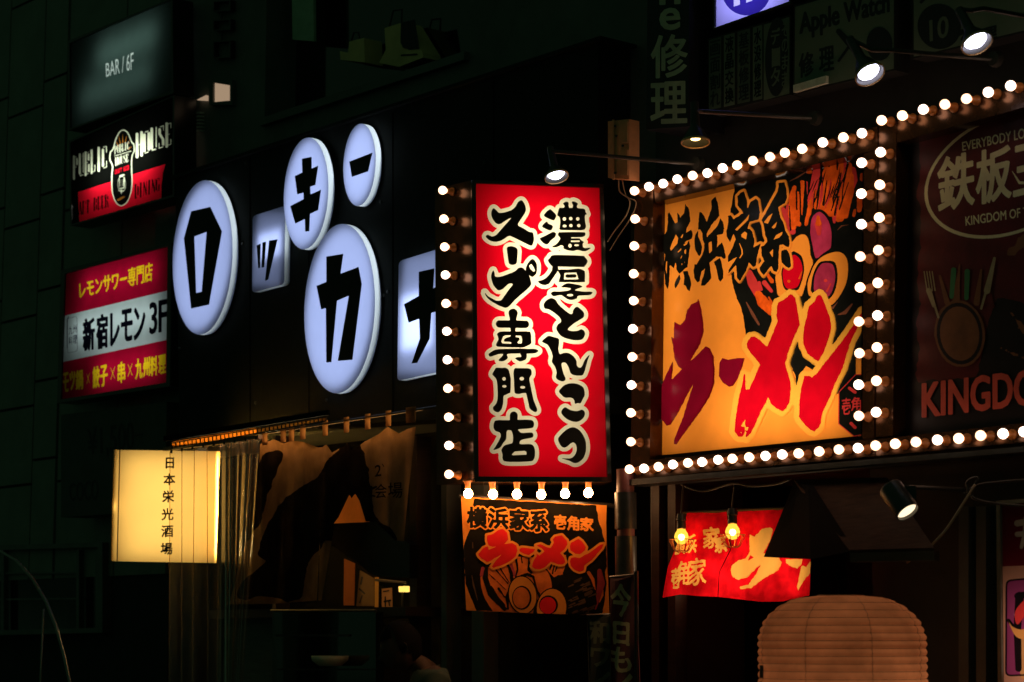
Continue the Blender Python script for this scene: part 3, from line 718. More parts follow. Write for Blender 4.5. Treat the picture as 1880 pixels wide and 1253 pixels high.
Q1 = Z(1200, 540, 4.177); Q2 = Z(1340, 500, 6.962); Q3 = Z(1340, 640, 6.962)
fq = [(1209, 367), (1584, 281), (1581, 801), (1201.5, 838)]
S = lambda n, c, v=0.1, t=0.65, s=7: sheet(n, c, t, 0.32, 0.2, v, s)
OR = S('print_orange', (0.90, 0.26, 0.026), 0.08); YE = S('print_yellow', (0.92, 0.37, 0.04), 0.06); RD = S('print_red', (0.58, 0.0015, 0.010), 0.16); MR = S('print_maroon', (0.20, 0.002, 0.014), 0.15)
KK = S('print_black', (0.012, 0.011, 0.008), 0.4, 0.3); CR = S('print_crimson', (0.62, 0.035, 0.03), 0.3); OO = S('print_orange_red', (0.85, 0.085, 0.006), 0.35, 0.65, 22); PU = S('print_plum', (0.42, 0.025, 0.06), 0.35, 0.65, 12); BR = S('print_brown', (0.16, 0.045, 0.02), 0.4)
face = g.poly(fq)
dark = g.poly([(1351,325),(1351,335),(1345,366),(1343,378),(1341,386),(1341,400),(1342,470),(1343,511),(1347,530),(1353,549),(1359.6,562),(1365,583),(1369,614),(1385,622),(1407,640),(1440,640),(1451,667),(1460,690),(1462,706),(1458,739),(1461,739),(1463,715),(1468,690),(1480,672),(1500,684),(1530,705),(1536,724),(1541,722),(1571,690),(1590,690),(1590,270)]) + g.noise(4, 1) * 0.4
n1 = g.noise(5, 11) * 0.55; n2 = g.noise(3.2, 4) * 0.45
# noodles, eggs, bowl on the dark part
WX = lambda Q: [(P, [q * 1.55 for q in r] if not np.isscalar(r) else r * 1.4) for P, r in Q]
noo_c = g.strokes(WX([(F_([(1100,110),(1085,250),(1040,480),(960,790)]), [4, 5, 4.5, 2.5]), (F_([(690,700),(690,900),(745,1060)]), [3, 6, 4]), (F_([(1610,180),(1625,320),(1580,480)]), [4, 4.5, 3]), (F_([(940,360),(945,600)]), [2, 1.5]), (F_([(1185,110),(1165,260)]), [2, 3]), (F_([(1500,90),(1480,260)]), [2.5, 2]), (F_([(1340, 700), (1345, 930)]), [5, 1.5]), (F_([(600, 720), (660, 850)]), [2, 4])]))
noo_o = g.strokes(WX([(F_([(1225,150),(1190,400),(1110,690)]), [3.5, 5, 5.5]), (F_([(1300,100),(1290,400),(1215,760)]), [3.5, 6, 5]), (F_([(1370,110),(1350,450),(1270,760)]), [3, 5.5, 3.5]), (F_([(1445,100),(1430,300),(1330,830)]), [3, 3.5, 2]), (F_([(1560,110),(1530,350),(1430,860)]), [3.5, 6, 5]), (F_([(1590,260),(1570,480),(1490,820)]), [3, 5, 4]), (F_([(770,430),(745,600),(775,900)]), [2.5, 5, 5]), (F_([(885,360),(890,600),(885,800)]), [3, 4, 2.5]), (F_([(820,500),(825,800),(840,960)]), [1.5, 2, 2.5]), (F_([(1745,250),(1745,310)]), 3), (F_([(1725,600),(1700,760)]), [4.5, 2.5]), (F_([(1640,760),(1625,830)]), 2), (F_([(960, 215), (1000, 205)]), [1.5, 2.5]), (F_([(730,560),(725,800),(760,1000)]), [2.5,4,3]), (F_([(1010,640),(975,780),(940,960)]), [3,3.5,2]), (F_([(800,700),(815,950)]), [3.5,3]), (F_([(1330,640),(1290,800)]), [4,4]), (F_([(1480,700),(1400,890)]), [4.5,3]), (F_([(1545,620),(1500,830)]), [3.5,4]), (F_([(1180, 430), (1120, 690)]), [4, 5]), (F_([(1080,500),(1010,700)]), [3,3])])) + n2
gaps = g.strokes([(F_([(1160,100),(1155,330),(1060,640)]), [2, 2.2, 1]), (F_([(1240,330),(1185,680)]), [0.8, 2]), (F_([(1270,80),(1268,120)]), 2.2), (F_([(1390,60),(1388,170)]), [3, 1]), (F_([(1440,220),(1400,480),(1300,760)]), [1.2, 2.2, 1]), (F_([(1540,90),(1480,340)]), [2, 1.6]), (F_([(1400,560),(1350,820)]), [1.5, 1.8]), (F_([(1550, 350), (1420, 740)]), [0.6, 1.5]), (F_([(800,480),(805,740)]), [1.5, 1.4]), (F_([(850,360),(860,800),(875,900)]), [1.5, 1.2, 4]), (F_([(930,340),(930,700),(905,880)]), [1.5, 4.5, 3]), (F_([(700,700),(715,1040)]), [1, 1.6])]) + n2
rs_ = random.Random(5)
def streak(u, v0, v1):
    f = lambda v: (1085 + 500 * u - 190 * v + 25 * math.sin(6 * v + 9 * u), 90 + 760 * v)
    return F_([f(v0 + (v1 - v0) * q / 4) for q in range(5)])
gaps = np.minimum(gaps, g.strokes([(streak(rs_.random(), a, a + rs_.uniform(.25, .6)), [.3, .9, 1.1, .8, .2]) for a in [rs_.uniform(0, .5) for _ in range(16)]]))
gloss_ = g.strokes([(streak(rs_.random(), a, a + rs_.uniform(.2, .5)), [.4, 1.4, 1.8, 1.2, .3]) for a in [rs_.uniform(0.05, .5) for _ in range(14)]])
gloss_ = np.maximum(gloss_, noo_o + 1.0)
egg3 = g.poly(F_([(1000,1050),(1020,880),(1080,800),(1140,780),(1210,830),(1270,930),(1305,1080),(1300,1250),(1280,1310),(1180,1380),(1080,1447),(1040,1300),(1010,1150)]), True)
hl3 = g.stroke(F_([(1112,850),(1118,940)]), [3, 5.5]); hl4 = g.stroke(F_([(1115, 960), (1125, 1090)]), [7, 4])
egg1 = g.poly(G_([(740,110),(800,40),(880,5),(950,30),(990,150),(1005,300),(1040,400),(1000,560),(960,680),(930,740),(890,870),(840,900),(560,900),(515,760),(500,600),(560,500),(560,240)]), True)
yb1 = g.poly(G_([(590,640),(600,480),(730,265),(800,265),(880,330),(912,480),(895,620),(850,760),(800,810),(640,800)]), True); y1 = g.poly(G_([(605,640),(620,480),(740,310),(820,325),(875,420),(888,540),(855,680),(800,770),(660,780)]), True)
egg2 = g.poly(G_([(960,720),(1000,580),(1060,440),(1150,340),(1280,275),(1400,255),(1490,300),(1540,420),(1530,650),(1450,850),(1310,1020),(1230,960),(1060,900),(980,880)]), True)
yb2 = g.poly(G_([(1010,750),(1040,580),(1120,420),(1230,385),(1350,405),(1390,540),(1385,700),(1340,850),(1260,940),(1150,940),(1020,840)]), True); y2 = g.poly(G_([(1050,740),(1070,580),(1150,440),(1230,415),(1320,440),(1358,560),(1350,700),(1305,840),(1240,910),(1120,900),(1060,830)]), True)
yl = g.strokes([(G_([(690, 680), (695, 680)]), 2.8), (G_([(840, 640), (880, 540)]), [1.5, 1])]); yl2 = g.strokes([(G_([(1218, 670), (1222, 670)]), 3.2), (G_([(1290, 720), (1240, 820)]), [1.5, 2])])
arc_c = g.strokes(WX([(G_([(120,560),(170,700),(260,900)]), [4, 6, 4]), (G_([(265,700),(300,800)]), [2, 1.5]), (G_([(340,700),(440,820)]), [3, 2])])); arc_o = g.strokes(WX([(G_([(250,860),(320,980),(440,1110)]), [4, 7, 5]), (G_([(390,590),(450,680)]), [2, 2.5]), (G_([(405,910),(455,1010)]), [1, 2])])) + n2
arc_b = g.strokes([(G_([(80,980),(170,1150),(260,1300)]), [1, 3, 2]), (G_([(1320,1060),(1450,880)]), [2.5, 1]), (G_([(1400,1160),(1500,1130),(1600,1010)]), [1, 3.5, 1.5]), (F_([(700,340),(820,280),(960,190)]), [0.5, 1.6, 0.6]), (F_([(1390,1040),(1450,980),(1550,965)]), [0.6, 1.2, 0.5])])
ring1 = egg1 - 3.4; ring2 = egg2 - 3; ring3 = egg3 - 5
yell_s = g.poly(Q3([(1608, 130), (1690, 130), (1690, 385), (1660, 390), (1610, 345)]))
# black brush lettering
k1 = g.polys([D([(110,900),(125,835),(160,870),(190,820),(205,700),(205,570),(225,545),(265,620),(310,710),(345,690),(340,550),(375,600),(380,630),(440,560),(455,430),(510,500),(530,680),(480,770),(470,840),(540,800),(565,860),(550,930),(470,960),(430,1000),(510,960),(530,1040),(510,1140),(500,1240),(490,1340),(440,1370),(372,1435),(330,1370),(318,1250),(290,1355),(240,1312),(232,1330),(225,1540),(205,1660),(165,1580),(158,1440),(150,1390),(85,1540),(68,1500),(100,1410),(150,1300),(168,1160),(130,1090),(110,1000)]),
 E_([(300,640),(330,570),(370,505),(390,560),(370,620),(312,712)]), E_([(425,460),(490,450),(520,540),(545,650),(520,745),(485,720),(460,660),(430,655),(440,560)])])
h1 = g.polys([D([(320,870),(355,920),(340,1000),(250,1105),(235,1070),(270,980)]), D([(390,905),(430,850),(420,900),(395,930)]), D([(430,1015),(500,958),(480,1010),(435,1035)]), D([(345,1120),(400,1060),(395,1090),(355,1130)]), D([(440,1100),(468,1075),(466,1150),(445,1140)]), D([(385,1210),(412,1158),(405,1200),(390,1220)]), D([(400,1270),(412,1290),(405,1330)]), D([(440,1240),(450,1270),(440,1275)]), E_([(180,320),(196,310),(190,500),(170,430)])])
k2 = g.polys([D([(660,540),(700,555),(740,630),(765,690),(790,620),(830,500),(830,380),(890,320),(930,440),(945,600),(900,660),(870,680),(830,740),(760,860),(770,905),(850,820),(920,740),(960,630),(1000,690),(1015,780),(995,860),(910,880),(920,940),(910,1050),(950,1010),(985,980),(1020,1100),(1040,1200),(1015,1225),(970,1190),(900,1190),(800,1280),(820,1400),(830,1500),(780,1560),(735,1600),(680,1600),(690,1540),(720,1450),(740,1360),(690,1400),(670,1480),(660,1540),(630,1555),(585,1500),(575,1400),(590,1290),(615,1300),(650,1240),(700,1160),(725,1080),(730,1000),(705,940),(700,850),(670,795),(640,800),(645,700)]),
 D([(640,805),(600,880),(585,960),(590,1060),(620,1130),(655,1180),(685,1150),(695,1050),(670,960),(640,890)]), E_([(865,325),(900,300),(950,265),(975,320),(1000,450),(1000,560),(960,610),(930,570),(910,450),(890,380)])])
h2 = g.polys([D([(790,990),(835,965),(840,1100),(800,1145)])])
k3 = g.polys([D([(1205,320),(1250,270),(1300,245),(1340,370),(1350,500),(1395,400),(1470,350),(1505,380),(1530,550),(1510,650),(1380,690),(1350,790),(1390,790),(1420,830),(1450,950),(1440,1050),(1540,1000),(1500,1140),(1490,1180),(1470,1320),(1435,1340),(1370,1270),(1330,1390),(1240,1540),(1200,1490),(1190,1360),(1190,1300),(1130,1370),(1075,1430),(1075,1380),(1150,1270),(1200,1190),(1130,1230),(1070,1270),(1070,1180),(1130,1070),(1180,940),(1150,860),(1100,980),(1050,890),(1045,820),(1075,700),(1070,600),(1110,590),(1150,650),(1230,600),(1285,550),(1210,450)])])
h3 = np.minimum(g.polys([D([(1170,800),(1330,640),(1375,575),(1358,660),(1200,815)]), D([(1260,870),(1310,825),(1345,850),(1330,940),(1265,905)]), D([(1265,570),(1310,545),(1280,572)])]), g.stroke(E_([(1232, 50), (1272, 150), (1275, 210), (1238, 268)]), [0.5, 1.1, 1.2, 0.8]))
k4 = g.polys([F_([(540,360),(630,350),(655,450),(668,560),(640,650),(540,710),(570,860),(620,950),(640,1040),(690,1130),(705,1240),(690,1287),(650,1277),(610,1247),(555,1255),(545,1400),(540,1597),(510,1647),(470,1627),(440,1557),(400,1597),(330,1697),(280,1627),(270,1577),(340,1487),(300,1407),(290,1277),(330,1267),(385,1200),(350,1110),(330,960),(300,900),(420,680),(530,480),(545,420)]), G_([(580,240),(660,220),(700,290),(720,400),(720,470),(690,490),(640,460),(590,410),(580,330)])])
h4 = g.polys([F_([(330,930),(400,840),(460,795),(420,890),(390,950)]), F_([(445,1000),(520,920),(500,1000),(470,1020)]), F_([(470,1180),(510,1110),(600,1065),(590,1110),(550,1150)]), G_([(415,265),(465,215),(460,340)])])
brush = np.minimum(np.minimum(k1, k2), np.minimum(k3, k4)) + n2
bhol = np.minimum(np.minimum(h1, h2), np.minimum(h3, h4))
brush = np.maximum(brush, -bhol)
bout = np.minimum(k3, k4) - 4.6
# red brush lettering
ra = g.polys([Q1([(155,290),(160,215),(205,240),(240,200),(255,130),(290,80),(335,60),(340,35),(350,55),(365,110),(380,210),(385,290),(355,390),(300,480),(275,525),(215,572),(190,560),(160,490),(150,410),(135,330),(155,340)]), Q1([(140,655),(215,580),(300,500),(400,400),(435,420),(460,480),(470,600),(465,690),(430,790),(360,900),(280,1010),(220,1090),(175,1155),(155,1150),(160,1110),(220,960),(270,800),(305,690),(250,790),(190,910),(130,1005),(100,1012),(60,960),(40,880),(40,780),(60,700),(100,610),(150,510),(145,590)])]) + n1 * 0.9
bar = g.poly(Q1([(505,530),(525,492),(570,505),(640,492),(700,492),(680,560),(640,660),(610,705),(580,712),(530,680),(500,630)])) + n2 * 0.5
me = g.poly(np.concatenate([Q2([(215,930),(230,880),(270,830),(310,825),(370,860),(430,910),(480,955),(500,900),(560,750),(610,630),(595,560),(600,440),(620,390),(680,360),(770,285),(800,290),(835,330),(860,450),(885,600),(893,680),(840,790),(770,960),(705,1165)]), Q3([(740,310),(775,430),(780,520),(760,690),(720,760),(680,805),(640,790),(600,770),(530,710),(490,630),(460,690),(390,820),(330,960),(270,1080),(210,1145),(190,1100),(170,1130),(110,1130),(55,1060),(65,960),(85,820),(120,600),(160,450),(180,330),(195,330),(200,430),(200,530),(250,520),(300,400),(385,210),(330,130),(290,90)]), Q2([(245,1000),(220,960)])]))
nn = g.polys([Q2([(1150,285),(1180,320),(1230,450),(1280,590),(1295,700),(1280,790),(1240,920),(1200,1030),(1130,1140),(1090,1120),(1040,1080),(990,1045),(975,1000),(940,930),(935,850),(945,700),(985,560),(1000,480),(1015,430),(1080,380),(1110,310)]),
 Q3([(950,350),(1010,350),(1050,370),(1100,330),(1200,200),(1330,40),(1460,-130),(1560,-270),(1690,-470),(1720,-440),(1610,-215),(1540,-75),(1500,60),(1440,260),(1350,440),(1280,620),(1220,740),(1180,830),(1165,950),(1130,1020),(1080,1060),(1030,1045),(960,980),(900,910),(880,870),(890,780),(885,700),(910,520)])])
men = np.minimum(me, nn) + n1
fleck = g.polys([Q3([(145,995),(175,940),(205,900),(190,960),(205,1010),(240,1010),(225,1050),(195,1045),(190,1000)]), Q3([(165,1130),(195,1060),(210,1075),(200,1120)]), Q3([(130,1070),(150,1065),(150,1095)])]) + n2
men = np.maximum(men, -fleck)
plaque = g.poly(Q3([(1400,560),(1610,340),(1700,340),(1700,1090),(1590,1120),(1395,960)]))
pt = chars('壱角家', [(1435,640,1540,850),(1550,630,1680,800),(1690,610,1800,780)], Q3, 0.4, g, -0.1)
pt = np.minimum(pt, g.strokes([(Q3([(1530, 510), (1600, 560)]), 3), (Q3([(1550, 960), (1600, 1010)]), 3)]))
cl = lambda f: np.maximum(f, face + 0.2)
lay = [(face, OR), (dark, KK), (arc_b, BR), (arc_c, CR), (arc_o, OO), (noo_c, CR), (noo_o, OO), (gloss_, CR), (gaps, KK), (ring1, KK), (ring3, KK), (egg3, PU), (hl4, CR), (hl3, OO), (egg1, OR), (yb1, KK), (y1, RD), (yl, OO), (ring2, KK), (egg2, OR), (yb2, KK), (y2, PU), (yl2, CR), (yell_s, OR), (bout, OR), (brush, KK), (men - 9.6, YE), (np.minimum(ra, bar), MR), (men, RD), (plaque - 1.6, CR), (plaque, KK), (pt, CR)]
art('face', g, [(cl(f) if i else f, m) for i, (f, m) in enumerate(lay)], FRONT, ms, 0.0, step=0.0003)
mb = MB()
for a, b in ((0, 1), (1, 2), (2, 3), (3, 0)):
    P = hits(FRONT, [fq[a], fq[b]], -0.002); mb.prism([P[0], P[1], P[1] - NRM * 0.2, P[0] - NRM * 0.2], (P[0] - P[1]).cross(NRM).normalized() * -0.004)
P = hits(FRONT, fq, -0.2); mb.prism(P, NRM * -0.01)
mb.build('housing', M_MATT, ms)
strip_lamp('tube_lamp', ms, FRONT, [(1300, 385), (1545, 318), (1545, 785), (1295, 805)], -0.17, 4.8, (1.0, 0.9, 0.75))
strip_lamp('tube_lamp', ms, FRONT, [(1228, 392), (1250, 388), (1245, 815), (1224, 818)], -0.17, 1.7, (1.0, 0.9, 0.72))
strip_lamp('tube_lamp', ms, FRONT, [(1300, 740), (1560, 715), (1560, 770), (1300, 800)], -0.17, 1.5, (1.0, 0.9, 0.75))
# beams of the bulb frame
def beams(root, polys, name='frame_beam'):
    for P in polys:
        MB().px(FRONT, P, OS, -0.02).build(name, M_BEAM, root)
beams(ms, [[(1166, 341), (1199, 333), (1199, 381), (1193, 840), (1189, 878), (1157, 880)],
           [(1200, 338), (1611, 232), (1611, 275), (1203, 372)],
           [(1194, 845), (1606, 806), (1606, 838), (1190, 877)],
           [(1586, 283), (1611, 276), (1604, 805), (1583, 806)]])
MB().px(FRONT, [(1150, 881), (1880, 820), (1880, 830), (1150, 892)], OS + 0.03, -0.02).build('bottom_trim', M_DSTEEL, ms)
for P in (left_c, top_c, right_c, bot_c):
    for p in P: bulb(ms, at(p[0], p[1], OB), NRM)

# ================================================================ second bulb framed sign
ks = thing('teppan_sign', 'dark red printed sign with an oval crest beside the ramen sign in a bulb frame', 'sign', at(1760, 520, 0))
K = Z(1560, 160, 1.8437)
g = Grid(1640, 130, 1990, 810, 1.0)
kq = [(1652, 235), (1985, 130), (1985, 770), (1640, 805)]
S2 = lambda n, c, v=0.15, s=7: mat(n, c, 0.42, var=v, scale=s, coat=0.0, spec=0.3)
KB = S2('poster_dark', (0.014, 0.006, 0.006), 0.4); KM = S2('poster_maroon', (0.12, 0.009, 0.010), 0.35); KC = S2('poster_cream', (0.95, 0.82, 0.48)); KR = S2('poster_red', (0.75, 0.11, 0.07), 0.2); KBR = S2('poster_brown', (0.24, 0.09, 0.035), 0.3); KT = S2('poster_tan', (0.22, 0.11, 0.05)); KG = S2('poster_green', (0.05, 0.22, 0.08)); KS = S2('poster_grey', (0.42, 0.34, 0.18), 0.3)
face = g.poly(kq)
maroon = g.poly([(1686, 225), (1985, 135), (1985, 600), (1830, 545), (1790, 690), (1688, 700)]) + g.noise(40, 2) * 6
def el(rx, ry): 
    t = np.linspace(0, 2 * np.pi, 60, endpoint=False)
    return np.stack([1853 + rx * np.cos(t), 319 - 0.235 * rx * np.cos(t) + ry * np.sin(t)], 1)
ringo = g.poly(el(156, 114)); ringi = g.poly(el(150, 108))
tx = np.minimum(g.text('EVERYBODY LOVES', K([(380, 187), (640, 128), (640, 164), (382, 217)]), 0.3), g.text('KINGDOM OF TEPPAN', K([(391, 439), (690, 392), (690, 424), (393, 470)]), 0.3))
kan = chars('鉄板王国', [(300, 245, 420, 425), (430, 222, 545, 400), (556, 205, 680, 370), (690, 185, 800, 350)], K, 2.0, g, -0.25)
smile = g.strokes([(K([(550, 285), (575, 325), (620, 325), (650, 280)]), [0.6, 2.5, 2.5, 0.6])])
king = g.text('KINGDOM', K([(247, 1005), (705, 945), (705, 1064), (247, 1118)]), 2.0)
pan = g.poly(ell(*K([(372, 835)])[0], 46, 62, -0.1)) + g.noise(14, 3); pan2 = g.poly(ell(*K([(372, 835)])[0], 36, 50, -0.1)); rimp = g.poly(ell(*K([(372, 835)])[0], 42, 57, -0.1))
veg = g.strokes([(K([(330, 730), (305, 640)]), [5, 2]), (K([(360, 720), (372, 600)]), [7, 1]), (K([(430, 730), (445, 620)]), [6, 2])]); vegg = g.strokes([(K([(345, 710), (352, 620)]), [4, 5]), (K([(395, 715), (398, 625)]), [4, 5])]); vr = g.strokes([(K([(270, 760), (285, 800)]), [6, 8]), (K([(470, 700), (480, 740)]), [5, 6])])
cut = g.strokes([(K([(285, 740), (268, 690)]), [3.5, 5]), (K([(300, 780), (288, 740)]), 2)] + [(K([(262 + q * 9, 690), (252 + q * 9, 625)]), 1) for q in range(4)] + [(K([(445, 750), (462, 690)]), 2.2), (K([(465, 690), (490, 580)]), [6, 2.5])])
meat = g.strokes([(K([(500, 880), (590, 920)]), [1.5, 2]), (K([(540, 760), (600, 830)]), [1, 6]), (K([(545, 560), (600, 520)]), [6, 10])]) + g.noise(9, 8) * 4
c2 = lambda f: np.maximum(f, face + 0.2)
art('face', g, [(face, KB)] + [(c2(f), m) for f, m in ((maroon, KM), (meat, KBR), (ringo, KC), (ringi, KM), (tx, KC), (kan, KC), (smile, KC), (vr, KM), (veg, KBR), (vegg, KG), (pan, KBR), (rimp, KB), (pan2, KBR), (cut, KS), (king, KR))], FRONT, ks, 0.0, step=0.0004)
P = hits(FRONT, kq, -0.004); MB().prism(P, NRM * -0.16).build('backing', M_BLACK, ks)
beams(ks, [[(1614, 231), (1646, 223), (1639, 800), (1608, 803)], [(1648, 222), (1985, 129), (1985, 168), (1647, 262)], [(1608, 807), (1985, 766), (1985, 802), (1608, 838)]])
for Pn in (k_left, k_top, k_bot):
    for p in Pn: bulb(ks, at(p[0], p[1], OB), NRM)

# ================================================================ glowing kana letters
L = Z(300, 200, 2.3212)
LF = sheet('acrylic_face', (0.31, 0.36, 0.60), 0.8, 0.15, 0.3, 0.02); LR = sheet('acrylic_rim', (0.90, 1.0, 1.0), 0.9, 0.2, 0.3, 0.02); LK = mat('letter_black', (0.005, 0.005, 0.008), 0.5, spec=0.2)
def disc_px(cx, cy, rx, ry, sk, n=64):
    t = np.linspace(0, 2 * np.pi, n, endpoint=False)
    return np.stack([cx + rx * np.cos(t), cy - sk * rx * np.cos(t) + ry * np.sin(t)], 1)
def letter(label, P, glyph, hole, off, thick, lamps, back=None):
    c = P.mean(0); r = thing('kana_letter_sign', label, 'letter sign', at(c[0], c[1], off), 'glowing kana letters on the black fascia')
    g = Grid(P[:, 0].min() - 3, P[:, 1].min() - 3, P[:, 0].max() + 3, P[:, 1].max() + 3, 0.8)
    gl = g.polys([L(q) for q in glyph])
    if hole: gl = np.maximum(gl, -g.polys([L(q) for q in hole]))
    art('face', g, [(g.poly(P), LF), (gl, LK)], FRONT, r, off, step=0.001)
    O = hits(FRONT, P, off - 0.0005); n = len(O); B = [o - NRM * thick for o in O]
    mesh_obj('rim', O + B, [(i, (i + 1) % n, n + (i + 1) % n, n + i) for i in range(n)], LR, r)
    mesh_obj('back_plate', B, [tuple(range(n))], M_BLACK, r)
    for q, pw, o2 in lamps: strip_lamp('led_lamp', r, FRONT, q, off - thick + 0.004 + o2, pw, (0.86, 0.93, 1.0), off, len(P) > 40)
    return r
def inner(P, k): c = P.mean(0); x0, y0 = (P - c).min(0) * k + c; x1, y1 = (P - c).max(0) * k + c; return [(x0, y0), (x1, y0), (x1, y1), (x0, y1)]
T = 0.045
for label, prm, gl, ho, o, pw in (
  ('largest round glowing disc at the far left with a black coffin shaped letter', (372, 473, 55, 141, .247), [[(118,437),(200,418),(250,522),(195,835),(118,852),(87,553)]], [[(132,545),(184,525),(163,780),(140,785)]], 0.0, 2.3),
  ('round glowing disc with a black letter of two crossbars, touching the small square', (562, 355.5, 41, 102, .274), [[(590,213),(632,205),(632,255),(660,243),(648,325),(626,332),(627,365),(672,345),(660,432),(625,448),(622,522),(604,524),(603,470),(562,490),(540,415),(598,385),(597,358),(570,365),(560,287),(592,272)]], None, 0.03, 1.3),
  ('smallest round glowing disc at upper right with one black dash', (660, 303, 29.7, 75, .28), [[(792,225),(891,187),(873,267),(803,291)]], None, 0.0, 0.7),
  ('tall round glowing disc at lower middle with a black two legged letter', (623.5, 567, 65, 155, .2), [[(694,630),(767,618),(755,703),(832,674),(846,748),(806,1070),(743,1075),(790,797),(740,818),(716,1080),(694,1082),(692,850),(672,855),(652,755),(694,738)]], None, 0.0, 2.65)):
    P = disc_px(*prm)
    letter(label, P, gl, ho, o, T, [(inner(P, 0.94), pw * 1.15, 0)])
def rr(P, r=5, k=4):
    out = []
    for i in range(len(P)):
        a, b, c = np.array(P[i - 1]), np.array(P[i]), np.array(P[(i + 1) % len(P)])
        u = (a - b) / np.linalg.norm(a - b); v = (c - b) / np.linalg.norm(c - b)
        p, q = b + u * r, b + v * r
        for t in np.linspace(0, 1, k): out.append((1 - t) ** 2 * p + 2 * t * (1 - t) * b + t * t * q)
    return np.array(out)
P = rr([(464, 397), (524, 378), (522, 522), (463, 538)], 7)
letter('small square glowing panel with three black slanted ticks beside the disc with two crossbars', P, [[(397,583),(415,574),(412,678),(404,680)], [(422,570),(438,566),(430,675),(418,678)], [(450,562),(487,556),(447,728),(433,734)]], None, -0.012, 0.04, [([(474, 432), (516, 420), (516, 466), (474, 478)], 0.34, 0), (inner(P, .85), 0.20, 0)])
P = rr([(732, 480), (842, 446), (838, 676), (729.5, 700)], 8)
letter('square glowing panel with a black cross shaped letter half hidden by the red upright sign', P, [[(1088,695),(1155,680),(1150,765),(1207,742),(1240,730),(1235,840),(1142,870),(1135,980),(1082,1083),(1057,1086),(1093,978),(1090,895),(1045,912),(1025,833),(1088,798)]], None, 0.0, 0.045, [([(737, 545), (792, 535), (792, 635), (737, 645)], 1.0, 0), (inner(P, .9), 1.0, 0)])

# ================================================================ three lit signs on the left
def lightbox(name, label, face_q, layers_fn, off, depth, lamps, rim=7, res=0.8):
    c = np.mean(face_q, 0); r = thing(name, label, 'sign', at(c[0], c[1], off))
    f = np.array(face_q); g = Grid(f[:, 0].min() - 3, f[:, 1].min() - 3, f[:, 0].max() + 3, f[:, 1].max() + 3, res)
    lay = layers_fn(g); base = lay[0][0]
    art('face', g, [lay[0]] + [(np.maximum(a, base + 0.2), m) for a, m in lay[1:]], FRONT, r, off, step=0.0005)
    MB().ring(FRONT, grow(face_q, rim), face_q, off + 0.012, off - depth).build('frame', M_BLACK, r)
    MB().px(FRONT, grow(face_q, rim - 1), off - depth + 0.001, off - depth - 0.01).build('back_plate', M_BLACK, r)
    for q, pw, col in lamps: strip_lamp('tube_lamp', r, FRONT, q, off - depth + 0.02, pw, col, off)
    return r
BW = sheet('bar_face', (0.062, 0.095, 0.082), 0.7, 0.1); BT = sheet('bar_type', (0.95, 0.95, 0.9), 0.7)
q = [(127.7, 79.8), (313, 0), (314.4, 167.6), (129, 236)]
def f_bar(g):
    return [(g.poly(q), BW), (g.text('BAR / 6F', [(194, 117), (245, 96), (245, 128), (195, 142)], 0.15), BT)]
lightbox('bar_sign', 'dim grey green lit panel at the top left reading BAR / 6F', q, f_bar, -0.12, 0.15, [(qsub(q, .28, .2, .85, .38), 0.75, (0.8, 1, 0.95)), (qsub(q, .12, .6, .8, .8), 0.55, (0.8, 1, 0.95))], 4)
PP = Z(100, 170, 5.0125)
